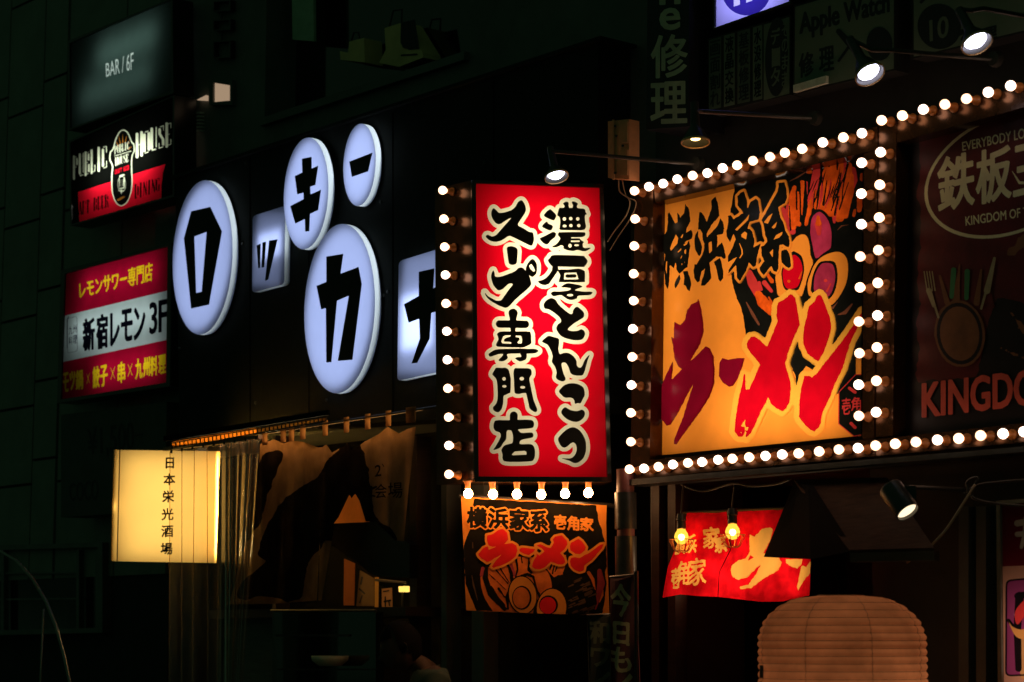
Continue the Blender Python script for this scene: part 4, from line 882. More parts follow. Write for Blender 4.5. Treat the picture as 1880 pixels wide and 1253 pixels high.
FAT = {'P': ([((1, 0), (1, 20), 2.2), ((1, 1), (6, 1), .6), ((7, 3), (7, 8), 1.9), ((2, 10), (6, 10), .6)]), 'U': ([((1, 0), (1, 17), 2.2), ((8, 0), (8, 17), .9), ((2, 19), (7, 19), 1)]), 'B': ([((1, 0), (1, 20), 2.2), ((1, .6), (6, .6), .6), ((7, 2.5), (7, 7.5), 1.8), ((2, 9.5), (6, 9.5), .6), ((7.4, 12), (7.4, 17.5), 2), ((1, 19.4), (6, 19.4), .6)]), 'L': ([((1.5, 0), (1.5, 20), 2.2), ((1, 19.3), (8, 19.3), .7), ((8, 14), (8, 19), .8)]), 'I': ([((4, 0), (4, 20), 2.4)]), 'C': ([((1, 3), (1, 17), 2.2), ((2, .8), (7, .8), .7), ((8, 1), (8, 6), .9), ((2, 19.2), (7, 19.2), .7), ((8, 14), (8, 19), .7)]),
 'H': ([((1, 0), (1, 20), 2.2), ((8, 0), (8, 20), 2.2), ((2, 10), (7, 10), .6)]), 'O': ([((1, 3), (1, 17), 2.2), ((8, 3), (8, 17), 2.2), ((2, .8), (7, .8), .7), ((2, 19.2), (7, 19.2), .7)]), 'S': ([((2, 3), (2, 6), 2.2), ((2, 7), (7.5, 13), 2), ((7.5, 13), (7.5, 17), 2.2), ((3, .8), (8, .8), .7), ((8, 1), (8, 5), .6), ((1, 15), (1, 19), .6), ((1, 19.2), (7, 19.2), .7)]), 'E': ([((1.5, 0), (1.5, 20), 2.2), ((1, .7), (8, .7), .7), ((2, 10), (6, 10), .6), ((1, 19.3), (8, 19.3), .7), ((8, 1), (8, 5), .7), ((8, 15), (8, 19), .7)]),
 'R': ([((1, 0), (1, 20), 2.2), ((1, .7), (6, .7), .6), ((7, 3), (7, 7), 1.9), ((2, 9.5), (6, 9.5), .6), ((6, 11), (8.4, 20), 1.9)]), 'A': ([((1, 20), (4, 0), .7), ((4.6, 0), (8, 20), 2), ((2, 13), (6, 13), .6)]), 'F': ([((1.5, 0), (1.5, 20), 2.2), ((1, .7), (8, .7), .7), ((2, 10), (6, 10), .6), ((8, 1), (8, 5), .7)]), 'T': ([((4.5, 0), (4.5, 20), 2.2), ((0, .7), (9, .7), .7), ((.3, 1), (.3, 5), .6), ((8.7, 1), (8.7, 5), .6)]), 'D': ([((1, 0), (1, 20), 2.2), ((1, .7), (6, .7), .6), ((8, 4), (8, 16), 2.1), ((1, 19.3), (6, 19.3), .6)]), 'N': ([((.6, 0), (.6, 20), .7), ((1, 1), (8, 19), 2), ((8.4, 0), (8.4, 20), .7)]), 'G': ([((1, 3), (1, 17), 2.2), ((2, .8), (7, .8), .7), ((8, 1), (8, 5), .8), ((2, 19.2), (7, 19.2), .7), ((8, 11), (8, 19), 1.8)])}
def fat(g, word, quad):
    """condensed fat-face capitals drawn into a quad"""
    n = len(word); q = [np.array(p) for p in quad]; o = g.empty(); hgt = np.linalg.norm(q[3] - q[0]); wid = np.linalg.norm(q[1] - q[0]) / n
    for i, c in enumerate(word):
        if c == ' ': continue
        for (ax, ay), (bx, by), r in FAT[c]:
            def f(x, y):
                u = (i + .10 + .78 * x / 9) / n; v = y / 20; return (q[0] * (1 - u) + q[1] * u) * (1 - v) + (q[3] * (1 - u) + q[2] * u) * v
            rr_ = r * wid * .78 / 9 * 0.95
            o = np.minimum(o, g.stroke([f(ax, ay), f(bx, by)], max(rr_, 0.42)))
    return o
PK = sheet('pub_black', (0.006, 0.007, 0.006), 0.4); PC = sheet('pub_cream', (0.86, 0.95, 0.72), 0.7); PR = sheet('pub_red', (0.88, 0.008, 0.03), 0.7); PO = sheet('pub_orange', (0.6, 0.22, 0.03), 0.5)
q2 = [(129, 262), (317, 178), (317, 358), (132, 412)]
def f_pub(g):
    sh = g.poly(PP([(632,342),(665,355),(690,390),(715,455),(735,475),(740,540),(722,580),(715,640),(718,720),(720,820),(712,910),(680,1000),(640,1040),(605,1048),(570,1025),(545,980),(525,900),(523,760),(530,680),(505,620),(510,550),(535,520),(560,430),(595,362)]), True)
    rd = random.Random(4)
    st = g.strokes([(PP([(630 + 50 * math.cos(t), 540 + 80 * math.sin(t)), (630 + 84 * math.cos(t), 530 + 150 * math.sin(t))]), [1.1, .3]) for t in [math.pi * 1.05 + k * .23 for k in range(0, 13, 2)]])
    band = g.poly(PP([(215,918),(1022,658),(998,740),(985,860),(985,985),(230,1200)]))
    barrel = np.minimum(g.strokes([(PP([(605, 770), (640, 760)]), 1.6), (PP([(598, 790), (596, 870)]), .8), (PP([(642, 785), (641, 868)]), 1.4), (PP([(600, 885), (638, 880)]), 1.2), (PP([(612, 800), (611, 865)]), .5), (PP([(626, 798), (625, 862)]), .5)]), np.abs(g.poly(ell(*PP([(619, 845)])[0], 7.5, 14))) - 0.5)
    leaf = g.strokes([(PP([(590, 905), (640, 905)]), .8), (PP([(615, 900), (615, 935)]), [1.6, .4])])
    return [(g.poly(q2), PK), (fat(g, 'PUBLIC', PP([(170, 592), (490, 483), (490, 692), (170, 800)])), PC), (fat(g, 'HOUSE', PP([(748, 388), (1085, 270), (1085, 480), (748, 597)])), PC), (band, PR),
            (fat(g, 'CRAFT BEER', PP([(150, 1035), (500, 935), (500, 1052), (150, 1150)])), PK), (fat(g, 'DINING', PP([(738, 852), (972, 780), (968, 905), (738, 977)])), PK),
            (sh, PC), (sh + 2.1, PK), (st, PO), (fat(g, 'PUBLIC', PP([(551, 497), (690, 450), (690, 520), (553, 570)])), PC), (g.stroke(PP([(553, 587), (705, 540)]), .6), PC), (fat(g, 'HOUSE', PP([(558, 602), (685, 562), (685, 636), (560, 676)])), PC), (fat(g, 'CRAFT BEER', PP([(553, 715), (690, 668), (690, 710), (555, 755)])), PR), (barrel, PC), (leaf, PC), (g.stroke(PP([(585, 990), (640, 960)]), 2), PO)]
lightbox('public_house_sign', 'black lit sign with cream serif lettering, beer crest and red band below the bar sign', q2, f_pub, -0.10, 0.16, [(qsub(q2, .22, .42, .80, .60), 3.4, (1, 1, 0.88))], 3, 0.6)
LR_ = sheet('lemon_red', (0.46, 0.003, 0.030), 0.7, 0.1, var=0.1); LW = sheet('lemon_white', (0.62, 0.72, 0.72), 0.7, 0.1); LY = sheet('lemon_yellow', (0.95, 0.60, 0.01), 0.7); LB = sheet('lemon_black', (0.004, 0.004, 0.012), 0.3); LG = sheet('lemon_grey', (0.08, 0.09, 0.13), 0.5)
QQ = Z(100, 450, 4.177)
q3 = [tuple(p) for p in QQ([(80, 222), (868, 12), (856, 1055), (48, 1185)])]
def sk(body, boxes, g, bold, s=-0.22): return chars(body, boxes, QQ, bold, g, s)
def f_lem(g):
    t1 = g.text('レモンサワー専門店', QQ([(190, 285), (752, 130), (748, 275), (196, 415)]), 0.75)
    t2 = sk('新宿レモン', [(222, 575, 305, 815), (325, 545, 405, 800), (432, 530, 495, 775), (515, 505, 594, 745), (612, 490, 692, 728)], g, 1.5)
    t2 = np.minimum(t2, sk('3F', [(732, 448, 785, 685), (802, 432, 860, 668)], g, 1.3))
    t3 = sk('モツ鍋', [(68, 985, 108, 1130), (118, 975, 158, 1115), (165, 965, 218, 1115)], g, 0.9)
    for b, bx in (('餃子', [(296, 940, 345, 1100), (352, 930, 405, 1088)]), ('串', [(487, 905, 540, 1062)]), ('九州料理', [(622, 880, 674, 1030), (682, 870, 730, 1012), (738, 862, 788, 1005), (800, 850, 852, 990)])): t3 = np.minimum(t3, sk(b, bx, g, 0.95))
    xs = g.strokes([(QQ([(a, c), (b, d)]), 0.55) for a, b, c, d in ((247, 270, 990, 1058), (270, 247, 980, 1066), (432, 463, 945, 1025), (463, 432, 935, 1032), (565, 597, 918, 1000), (597, 565, 910, 1008))])
    lo = np.abs(g.poly(rr(QQ([(98, 565), (172, 548), (176, 815), (100, 830)]), 4))) - 0.35
    lo = np.minimum(lo, g.stroke(QQ([(108, 552), (98, 570), (98, 790)]), 0.9))
    lo = np.minimum(lo, sk('九州料理', [(110, 625, 138, 690), (142, 615, 172, 680), (110, 705, 138, 770), (142, 695, 172, 760)], g, 0.1))
    return [(g.poly(q3), LR_), (g.poly(QQ([(58, 548), (875, 348), (870, 728), (45, 902)])), LW), (np.minimum(np.minimum(t1, t3), xs), LY), (t2, LB), (lo, LG)]
lightbox('lemon_sour_sign', 'red and white lit sign with yellow and black lettering below the beer crest sign', q3, f_lem, -0.14, 0.16, [(qsub(q3, .18, .10, .9, .18), 0.9, (0.92, 1, 0.95)), (qsub(q3, .12, .42, .9, .52), 0.9, (0.9, 1, 0.97)), (qsub(q3, .34, .78, .92, .88), 0.75, (0.92, 1, 0.95))], 7, 0.6)
# dark price board below
q4 = [(112, 762), (306, 738), (303, 938), (112, 950)]
pb = thing('price_board', 'unlit dark price board below the red and white lit sign', 'sign', at(205, 850, -0.2))
MB().px(FRONT, q4, -0.2, -0.42).build('panel', mat('price_dark', (0.05, 0.06, 0.05), 0.6), pb)
g = Grid(112, 738, 306, 945, 0.8)
art('lettering', g, [(np.minimum(g.text('¥1,500', [(160, 788), (245, 772), (245, 835), (162, 842)], 0.4), np.minimum(g.text('COCO', [(127, 888), (180, 880), (180, 918), (128, 920)], 0.3), g.stroke([(246, 800), (262, 798)], 1))), M_INK)], FRONT, pb, -0.198)

# ================================================================ yellow box sign of the left bar
N = Z(180, 720, 2.3516)
YB = Plane(np.array(CAM) + rays([(300, 930)])[0] * 13.05, (0.06, -0.99, 0))
yb = thing('box_sign', 'glowing yellow box sign with a column of black brush characters, partly behind clear vinyl strips', 'sign', YB.at(300, 1030))
YF = sheet('yellow_face', (0.98, 0.62, 0.18), 0.75, 0.1, 0.4, 0.04, 4)
g = Grid(200, 820, 408, 1040, 0.8)
yq = [(220, 826.5), (404, 829), (397, 1034), (215, 1031)]
t = g.empty()
for c, (x, y) in zip('日本栄光酒場', [(310, 307), (308, 378), (303, 452), (300, 529), (299, 602), (296, 678)]):
    s_ = 25
    t = np.minimum(t, g.text(c, N([(x - s_, y - s_), (x + s_, y - s_ - 2), (x + s_, y + s_ - 2), (x - s_, y + s_)]) if c != '日' else N([(x - 17, y - 23), (x + 17, y - 23), (x + 17, y + 22), (x - 17, y + 22)]), 0.6))
t = t + g.noise(4, 3) * 0.25
art('face', g, [(g.poly(yq), YF), (t, M_INK)], YB, yb, 0.0)
F4 = hits(YB, yq, -0.0005); sd = -ALONG * 0.05 - NRM * 0.0 + Vector((-.012, 0.13, 0))
W4 = hits(YB, [(209.5, 826), (203.5, 1030)], -0.11)
mesh_obj('side_face', [F4[0], F4[3], W4[1], W4[0]], [(0, 1, 2, 3)], YF, yb)
bk = hits(YB, [(400, 829), (393, 1034)], -0.13)
mesh_obj('back_plate', [W4[0], W4[1], bk[1], bk[0], F4[1], F4[2]], [(0, 1, 2, 3), (0, 3, 4), (1, 2, 5)], M_BLACK, yb)
mesh_obj('side_face', [bk[0], bk[1], F4[2], F4[1]], [(0, 1, 2, 3)], YF, yb)
point_lamp('side_lamp', YB.at(394, 930, -0.07), 0.06, (1, 0.85, 0.55), 0.03, yb)
mb = MB(); mb.tube([F4[0], F4[3]], 0.004, 6); mb.tube([W4[0], W4[1]], 0.004, 6); mb.build('edge_trim', mat('yellow_trim', (0.5, 0.32, 0.1), 0.5), yb)
strip_lamp('tube_lamp', yb, YB, [(226, 832), (398, 835), (392, 1028), (221, 1026)], -0.10, 2.3, (1, 0.88, 0.62))
point_lamp('side_lamp', YB.at(216, 930, -0.07), 0.10, (1, 0.8, 0.45), 0.03, yb)
sl = bpy.data.lights.new('side_lamp', 'AREA'); sl.shape = 'RECTANGLE'; sl.size = 0.06; sl.size_y = 0.6; sl.energy = 14.0; sl.color = (1, 0.8, 0.42)  # added inside the box, aimed right to brighten the vinyl pleats
so = bpy.data.objects.new('side_lamp', sl); COL.objects.link(so); so.parent = yb; so.matrix_parent_inverse = Matrix.Translation(-WLOC[yb.name]); so.matrix_basis = Matrix.Translation(YB.at(396.5, 930, -0.05)) @ Matrix(((0, 0, -1), (1, 0, 0), (0, -1, 0))).to_4x4()
# clear vinyl strips hanging in front of its right part
FILM = film('vinyl_clear', (0.93, 0.90, 0.85), 0.95, 0.12, 0.10); FILM_M = film('vinyl_pleat', (0.9, 0.87, 0.8), 0.62, 0.16, 0.05); FILM_E = film('vinyl_edge', (0.72, 0.52, 0.28), 0.85, 0.15, 0.2)
rail0, rail1 = (303, 828), (478, 800)
vc = thing('vinyl_curtain', 'curtain of clear vinyl strips hanging from a rail in front of the yellow box sign', 'curtain', at(390, 1000, 0.55))
mb = MB(); A = at(*rail0, 0.55); B = at(*rail1, 0.55); mb.box((A + B) / 2, (B - A).length, 0.03, 0.022, Matrix.Rotation(math.atan2((B - A).y, (B - A).x), 3, 'Z'))
mb.build('rail', mat('brown_rail', (0.25, 0.10, 0.04), 0.5), vc)
mb = MB()
for k in range(9):
    p = lerp(rail0, rail1, (k + .6) / 9); mb.box(at(p[0], p[1] + 3.5, 0.572), 0.012, 0.014, 0.018)
mb.build('clips', M_BLACK, vc)
rd = random.Random(12)
tops = [312, 334, 357, 380, 402, 420, 440, 460, 477]; bots = [310, 333, 352, 382, 398, 416, 424, 430, 438]
for k in range(8):
    x0, x1 = tops[k], tops[k + 1]; b0, b1 = bots[k], bots[k + 1] + 3
    rows_ = 14; V = []; F = []
    for j in range(rows_ + 1):
        u = j / rows_
        for i in range(13):
            s_ = i / 12
            x = (x0 + (x1 - x0) * s_) * (1 - u) + (b0 + (b1 - b0) * s_) * u; ytop = 828 + (x - 303) * (-28 / 175) + 3; y = ytop + (1330 - ytop) * u
            V.append(at(x, y, 0.56 + (0.018 if k < 4 else 0.055) * math.sin(s_ * math.pi * (1 if k % 2 else -1) * (1 if k < 4 else 2)) + 0.012 * math.sin(u * 7 + k * 2) * s_ + (k % 2) * 0.008))
    for j in range(rows_):
        for i in range(12): F.append((j * 13 + i, j * 13 + i + 1, j * 13 + 14 + i, j * 13 + 13 + i))
    st = mesh_obj('vinyl_strip', V, F, FILM if k < 4 else FILM_M, vc, smooth=True)
    mb = MB(); mb.tube([V[j * 13] for j in range(rows_ + 1)], 0.0022, 5); mb.build('strip_edge', FILM_E, st)
# lit lattice lamp box and dark hood over the doorway
hd = thing('door_hood', 'dark hood with a strip of golden lit lattice over the bar doorway', 'awning', at(440, 790, 0.25))
MB().prism([at(300, 811, 0.575), at(602, 762, 0.575), at(602, 753, 0.575), at(300, 801, 0.575)], -NRM * 0.012).build('roof', M_MATT, hd)
mb = MB(); n = 38
for k in range(n + 1):
    p = lerp((314, 814), (598, 766), k / n); q = lerp((316, 824), (599, 773), k / n)
    mb.tube([at(p[0] + 1, p[1], 0.568), at(q[0], q[1], 0.568)], 0.0042, 6)
mb.tube([at(314, 814, 0.569), at(598, 766, 0.569)], 0.004, 6); mb.tube([at(316, 824, 0.569), at(599, 773, 0.569)], 0.004, 6); mb.build('lattice', M_BLACK, hd)
MB().px(FRONT, [(314, 812), (470, 786), (470, 796), (316, 824)], 0.565, 0.56).build('lit_strip', sheet('amber_strip', (0.95, 0.5, 0.12), 0.8), hd)
MB().px(FRONT, [(471, 787), (598, 766), (598, 772), (471, 796)], 0.565, 0.56).build('dim_strip', sheet('dim_strip', (0.30, 0.19, 0.07), 0.8), hd)  # dimmer right half of the strip, its weaker light put into the colour
strip_lamp('tube_lamp', hd, FRONT, [(320, 812), (590, 768), (590, 772), (322, 820)], 0.50, 1.0, (1, 0.85, 0.5), 0.56)

# ================================================================ the curtain with black calligraphy
cu = thing('shop_curtain', 'pale split shop curtain with bold black brush writing hung from a rod by cloth loops', 'curtain', at(600, 770, 0.28))
mb = MB(); mb.tube([at(452, 801, 0.28), at(640, 772, 0.28), at(835, 742, 0.28)], 0.007, 10); mb.build('rod', M_DSTEEL, cu)
def rody(x): return 801 + (x - 452) * (742 - 801) / (835 - 452)
CL = sheet('curtain_cloth', (0.30, 0.19, 0.085), 0.5, var=0.22, scale=10); CK = sheet('curtain_ink', (0.016, 0.012, 0.008), 0.4, var=0.5)
loops_x = [486, 520, 535, 556, 597, 636, 675, 713, 754]
for k, x in enumerate(loops_x):
    wd = 5 if k != 8 else 9; r_y = rody(x); V = []; F = []
    path = [(0.283, 22), (0.290, 12), (0.292, 2), (0.287, -5), (0.28, -7), (0.272, -5), (0.268, 2), (0.270, 12), (0.276, 22)]
    for o_, dy in path:
        V += [at(x - wd, r_y + dy + 1, o_), at(x + wd, r_y + dy - 0.5, o_)]
    for i in range(len(path) - 1): F.append((2 * i, 2 * i + 1, 2 * i + 3, 2 * i + 2))
    mesh_obj('loop', V, F, CL, cu, smooth=True)
g = Grid(418, 748, 772, 1118, 0.8)
pan_a = g.poly(N([(700,225),(760,205),(800,222),(840,210),(885,215),(950,240),(975,238),(965,470),(945,900),(760,915),(568,917),(600,780),(660,560),(690,400)]))
pan_b = g.poly(N([(970,238),(985,225),(1010,262),(1050,240),(1075,222),(1110,245),(1150,215),(1180,200),(1215,180),(1250,150),(1300,180),(1335,160),(1372,150),(1360,260),(1340,430),(1320,645),(1280,640),(1200,560),(1150,560),(1100,470),(1085,445),(1020,580),(965,900),(950,900)]))
ink = np.minimum(g.noise(16, 6) * 2.2 + g.polys([N([(1095,215),(1130,230),(1165,330),(1180,460),(1200,540),(1270,600),(1285,650),(1200,700),(1000,640),(960,680),(900,760),(870,900),(700,880),(640,900),(600,880),(640,800),(720,740),(690,700),(720,600),(790,480),(880,410),(950,360),(1010,270)]), N([(700,300),(745,255),(790,260),(790,310),(740,420),(700,560),(640,640),(610,600),(650,470)])], True),
                 np.minimum(g.text('2', N([(1195, 318), (1222, 312), (1222, 362), (1195, 366)]), 0.3), chars('会場', [(1196, 398, 1246, 460), (1252, 392, 1314, 460)], N, 0.2, g, -0.05)))
ink = np.minimum(ink, g.strokes([(N([(1228, 312), (1234, 322)]), .8), (N([(1165, 425), (1200, 410)]), 2), (N([(1180, 410), (1178, 460)]), 2), (N([(1165, 445), (1195, 450)]), 1.5)]))
gap = g.poly(N([(1015,572),(1080,490),(1095,460),(1110,440),(1128,470),(1155,560),(1060,560)]))
def folds(v):
    x = v[:, 0]; y = v[:, 1]; d = np.clip((y - (801 + (x - 452) * -0.154)) / 60, 0, 1)
    f = np.zeros(len(x))
    for k in range(len(loops_x) - 1):
        a, b = loops_x[k], loops_x[k + 1]; u = np.clip((x - a) / (b - a), 0, 1); f += np.where((x >= a) & (x < b), np.sin(u * np.pi) * (b - a) / 40 * 0.055, 0)
    return ((f * (1.1 - 0.6 * d) + 0.012 * np.sin(x / 9.0 + y / 70) * d + 0.004 * np.sin(x / 3.1) * d) - 0.02)[:, None] * np.array(NRM)
cloth = np.maximum(np.minimum(pan_a, pan_b), -gap)
co = art('cloth', g, [(cloth, CL), (np.maximum(ink, cloth + 0.2), CK)], FRONT, cu, 0.275, step=0.0008, disp=folds, inner=7)
co.data.polygons.foreach_set('use_smooth', [True] * len(co.data.polygons))

# inside the bar, seen past the curtain
bi = thing('bar_shopfront', 'dark bar front with posts, counter and shelf behind the pale split curtain', 'shopfront', at(600, 1100, 0))
zc = zpx(600, 1118, 0.05); sA, sB = spx(425, 1110, 0.05), spx(760, 1110, 0.05)
mb = MB(); slab(mb, s_m0, s_m1 + 0.3, -0.9, -0.8, 0, zf0 + 0.2); mb.build('back_wall', M_MATT, bi)
mb = MB(); slab(mb, sA, spx(790, 1110, 0.05), -0.35, 0.22, zc - 0.05, zc); mb.build('counter', M_WOOD, bi)
mb = MB(); slab(mb, sA, sA + 0.62, 0.0, 0.1, 0, zc - 0.05); mb.build('shutter_box', mat('shutter', (0.10, 0.11, 0.09), 0.5, var=0.3, scale=4, stretch=(1, 1, 14)), bi)
for x, w_, m in ((500, 6, M_WOOD), (752, 13, M_WOOD), (810, 10, M_WALL2), (866, 22, M_WALL2)):
    MB().px(FRONT, [(x, 800), (x + w_, 800), (x + w_, 1420), (x, 1420)], 0.05, -0.05).build('post', m, bi)
MB().px(FRONT, [(582, 925), (588, 925), (588, 1020), (583, 1020)], 0.10, 0.07).build('post', mat('pale_post', (0.55, 0.32, 0.16), 0.6), bi)
mb = MB(); mb.prism([at(600, 962, 0.15), at(690, 958, 0.15), at(752, 1000, 0.15), at(752, 1062, 0.15), at(690, 1058, 0.15), at(610, 1000, 0.15)], -NRM * 0.06); mb.build('sloped_board', M_BLACK, bi)
def paper(label, pts, off, col, name='interior_sheet', strips=()):
    r = thing(name, label, 'menu sheet', at(pts[0][0], pts[0][1], off))
    MB().px(FRONT, pts, off, off - 0.004).build('sheet', mat('paper_' + str(len(bpy.data.materials)), col, 0.85, spec=0.04, var=0.15, scale=5), r)
    return r
pa = paper('tall orange lit board standing behind the curtain left of the narrow yellow sheet', N([(1062, 720), (1108, 740), (1104, 922), (1060, 922)]), -0.28, (0.52, 0.17, 0.045))
pb_ = paper('broad dim sheet with brush marks beside the tall orange lit board', N([(1130, 770), (1192, 805), (1192, 925), (1115, 925)]), -0.3, (0.30, 0.20, 0.10))
g = Grid(655, 1040, 690, 1115, 0.7); art('lettering', g, [(g.strokes([(N([(1140, 800), (1135, 830)]), 1.5), (N([(1128, 850), (1150, 870)]), 1.5), (N([(1140, 880), (1130, 910)]), 1.2)]), M_INK)], FRONT, pb_, -0.297)
pc = paper('narrow bright yellow sheet inside the bar', N([(1195, 800), (1210, 800), (1209, 930), (1194, 930)]), -0.27, (0.9, 0.5, 0.12))
pd = paper('small pale sheet with black marks under the tiny lit lamp', N([(1225, 850), (1268, 845), (1270, 930), (1225, 930)]), -0.29, (0.7, 0.4, 0.2))
g = Grid(700, 1075, 725, 1118, 0.7); art('lettering', g, [(g.strokes([(N([(1232, 862), (1255, 858)]), 1.2), (N([(1236, 905), (1262, 900)]), 1.6), (N([(1240, 885), (1240, 925)]), 1.2), (N([(1255, 900), (1258, 922)]), 1.2)]), M_INK)], FRONT, pd, -0.287)
pe = paper('orange sheet standing in for the lit wall behind the curtain gap', N([(1000, 440), (1170, 430), (1170, 575), (1000, 580)]), -0.35, (0.60, 0.20, 0.04))  # stands in for the warmly lit inner wall; warmth put into the colour
tl = thing('table_lamp', 'tiny bright yellow lamp glowing beside the bar post', 'lamp', at(738, 1083, -0.1))
MB().px(FRONT, N([(1297, 840), (1322, 838), (1322, 862), (1299, 864)]), -0.08, -0.14).build('lamp_shade', glow('lamp_yellow', (1, 0.62, 0.12), 1.5), tl)
MB().tube([at(739, 1087, -0.11), at(739, 1118, -0.11)], 0.006, 8).build('stem', M_DSTEEL, tl)
MB().tube([at(690, 1065, -0.11), at(746, 1070, -0.11)], 0.008, 8).build('arm', M_DSTEEL, tl)
strip_lamp('unseen_lamp', bi, FRONT, [(484, 782), (775, 737), (775, 775), (484, 820)], 0.17, 3.4, (1, 0.44, 0.13), 0.17)  # added unseen strip that backlights only the loops and cloth top
point_lamp('unseen_lamp', at(640, 930, -0.12), 0.10, (1, 0.55, 0.2), 0.06, bi)  # unseen lamp added to warm the bar interior
strip_lamp('unseen_lamp', bi, FRONT, [(600, 900), (715, 890), (715, 1100), (600, 1100)], 0.0, 0.42, (1, 0.50, 0.15), 0.0, False, True)  # added unseen panel facing backwards, lights only the sheets and back wall
point_lamp('unseen_lamp', at(700, 1035, -0.12), 0.08, (1, 0.5, 0.18), 0.05, bi)  # second unseen lamp added low in the bar
# glass rack and bowl on the counter
ra_ = thing('glass_case', 'dark glass fronted counter case with a bright metal edge below the curtain', 'display case', at(600, 1130, 0.3))
mb = MB(); mb.tube([at(498, 1121, 0.3), at(690, 1121, 0.3)], 0.006, 8); mb.build('metal_edge', M_STEEL, ra_)
mb = MB(); mb.px(FRONT, [(500, 1124), (690, 1124), (690, 1330), (500, 1330)], 0.29, 0.24); mb.build('case', M_GLASSD, ra_)
mb = MB(); mb.px(FRONT, [(506, 1165), (640, 1165), (640, 1169), (506, 1169)], 0.30, 0.29); mb.px(FRONT, [(510, 1228), (690, 1228), (690, 1231), (510, 1231)], 0.30, 0.29); mb.build('shelf', M_DSTEEL, ra_)
bo = thing('serving_tray', 'pale shallow bowl set on the shelf of the dark counter case', 'bowl', at(606, 1222, 0.36))
MB().lathe([(0.0, 0), (0.06, 0), (0.10, 0.03), (0.105, 0.055), (0.098, 0.055), (0.06, 0.01), (0, 0.008)], at(606, 1223, 0.36), k=28).build('bowl', mat('pale_ceramic', (0.6, 0.55, 0.4), 0.4), bo, smooth=True)

# curved pipe at the lower left
cp = thing('curved_rail', 'thin dark curved metal rail rising at the lower left corner', 'rail', at(120, 1253, 0.9))
mb = MB(); mb.tube([at(x, y, 0.9) for x, y in ((-40, 1000), (0, 1012), (30, 1030), (60, 1063), (85, 1105), (103, 1150), (118, 1205), (130, 1260), (142, 1340), (150, 1420))], 0.011, 10); mb.build('tube', M_STEEL, cp, smooth=True)
mb = MB(); mb.tube([at(80, 1118, 0.88), at(74, 1260, 0.88), at(70, 1420, 0.88)], 0.007, 8); mb.build('stay', M_STEEL, cp, smooth=True)

# ================================================================ person by the counter
def skin_body(name, verts, edges, rad, m, parent, sub=2, root=0):
    me = bpy.data.meshes.new(name); me.from_pydata(verts, edges, []); me.materials.append(m)
    o = bpy.data.objects.new(name, me); COL.objects.link(o)
    md = o.modifiers.new('skin', 'SKIN'); md.use_smooth_shade = True
    for i, r in enumerate(rad): me.skin_vertices[0].data[i].radius = (r, r) if np.isscalar(r) else r
    me.skin_vertices[0].data[root].use_root = True
    o.modifiers.new('sub', 'SUBSURF').levels = sub; o.modifiers['sub'].render_levels = sub
    dg = bpy.context.evaluated_depsgraph_get(); m2 = bpy.data.meshes.new_from_object(o.evaluated_get(dg))
    bpy.data.objects.remove(o); bpy.data.meshes.remove(me)
    m2.polygons.foreach_set('use_smooth', [True] * len(m2.polygons))
    m2.name = name
    return link(bpy.data.objects.new(name, m2), parent)
PB = at(735, 1180, 0.75); px0 = Vector((PB.x, PB.y, 0))
pr = thing('person', 'person with short black hair in a dark collared shirt below the pale split curtain', 'person', px0)
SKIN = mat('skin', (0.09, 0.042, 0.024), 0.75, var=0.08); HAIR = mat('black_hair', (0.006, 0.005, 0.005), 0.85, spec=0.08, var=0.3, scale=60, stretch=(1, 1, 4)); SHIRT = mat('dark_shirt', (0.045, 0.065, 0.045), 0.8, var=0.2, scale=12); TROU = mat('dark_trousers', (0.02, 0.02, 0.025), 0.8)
hz = zpx(718, 1188, 0.75)                      # centre of the head
# local axes: facing left of the picture (and a little towards the camera)
fx = Vector((-0.99, -0.12, 0)).normalized(); sx = Vector((0.12, -0.99, 0)).normalized()
def pp(f, s_, z): return px0 + fx * f + sx * s_ + UP * z
nz = hz - 0.19
vs = [pp(-.12, 0, .95), pp(-.13, 0, 1.1), pp(-.15, 0, hz - .25), pp(-.13, 0, hz - .11), pp(-.05, 0, hz - .05),
      pp(-.17, .17, hz - .18), pp(-.10, .25, hz - .46), pp(.12, .22, hz - .62), pp(.20, .21, hz - .63), pp(-.17, -.17, hz - .18), pp(-.10, -.25, hz - .46), pp(.12, -.22, hz - .62), pp(.20, -.21, hz - .63),
      pp(-.12, .09, .88), pp(-.09, .10, .48), pp(-.13, .10, .08), pp(.02, .11, .04), pp(-.12, -.09, .88), pp(-.09, -.10, .48), pp(-.13, -.10, .08), pp(.02, -.11, .04)]
ed = [(0, 1), (1, 2), (2, 3), (3, 4), (2, 5), (5, 6), (6, 7), (7, 8), (2, 9), (9, 10), (10, 11), (11, 12), (0, 13), (13, 14), (14, 15), (15, 16), (0, 17), (17, 18), (18, 19), (19, 20)]
rad = [.13, .125, .125, .058, .052, .07, .05, .036, .03, .07, .05, .036, .03, .09, .06, .042, .038, .09, .06, .042, .038]
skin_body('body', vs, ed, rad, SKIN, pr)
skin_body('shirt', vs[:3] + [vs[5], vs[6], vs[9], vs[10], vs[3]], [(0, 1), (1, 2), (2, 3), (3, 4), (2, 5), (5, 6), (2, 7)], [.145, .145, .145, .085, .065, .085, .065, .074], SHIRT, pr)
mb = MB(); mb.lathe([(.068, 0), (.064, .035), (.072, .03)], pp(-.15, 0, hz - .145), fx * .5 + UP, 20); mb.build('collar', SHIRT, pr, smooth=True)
skin_body('trousers', [vs[0], vs[13], vs[14], vs[15], vs[17], vs[18], vs[19]], [(0, 1), (1, 2), (2, 3), (0, 4), (4, 5), (5, 6)], [.145, .105, .075, .06, .105, .075, .06], TROU, pr)
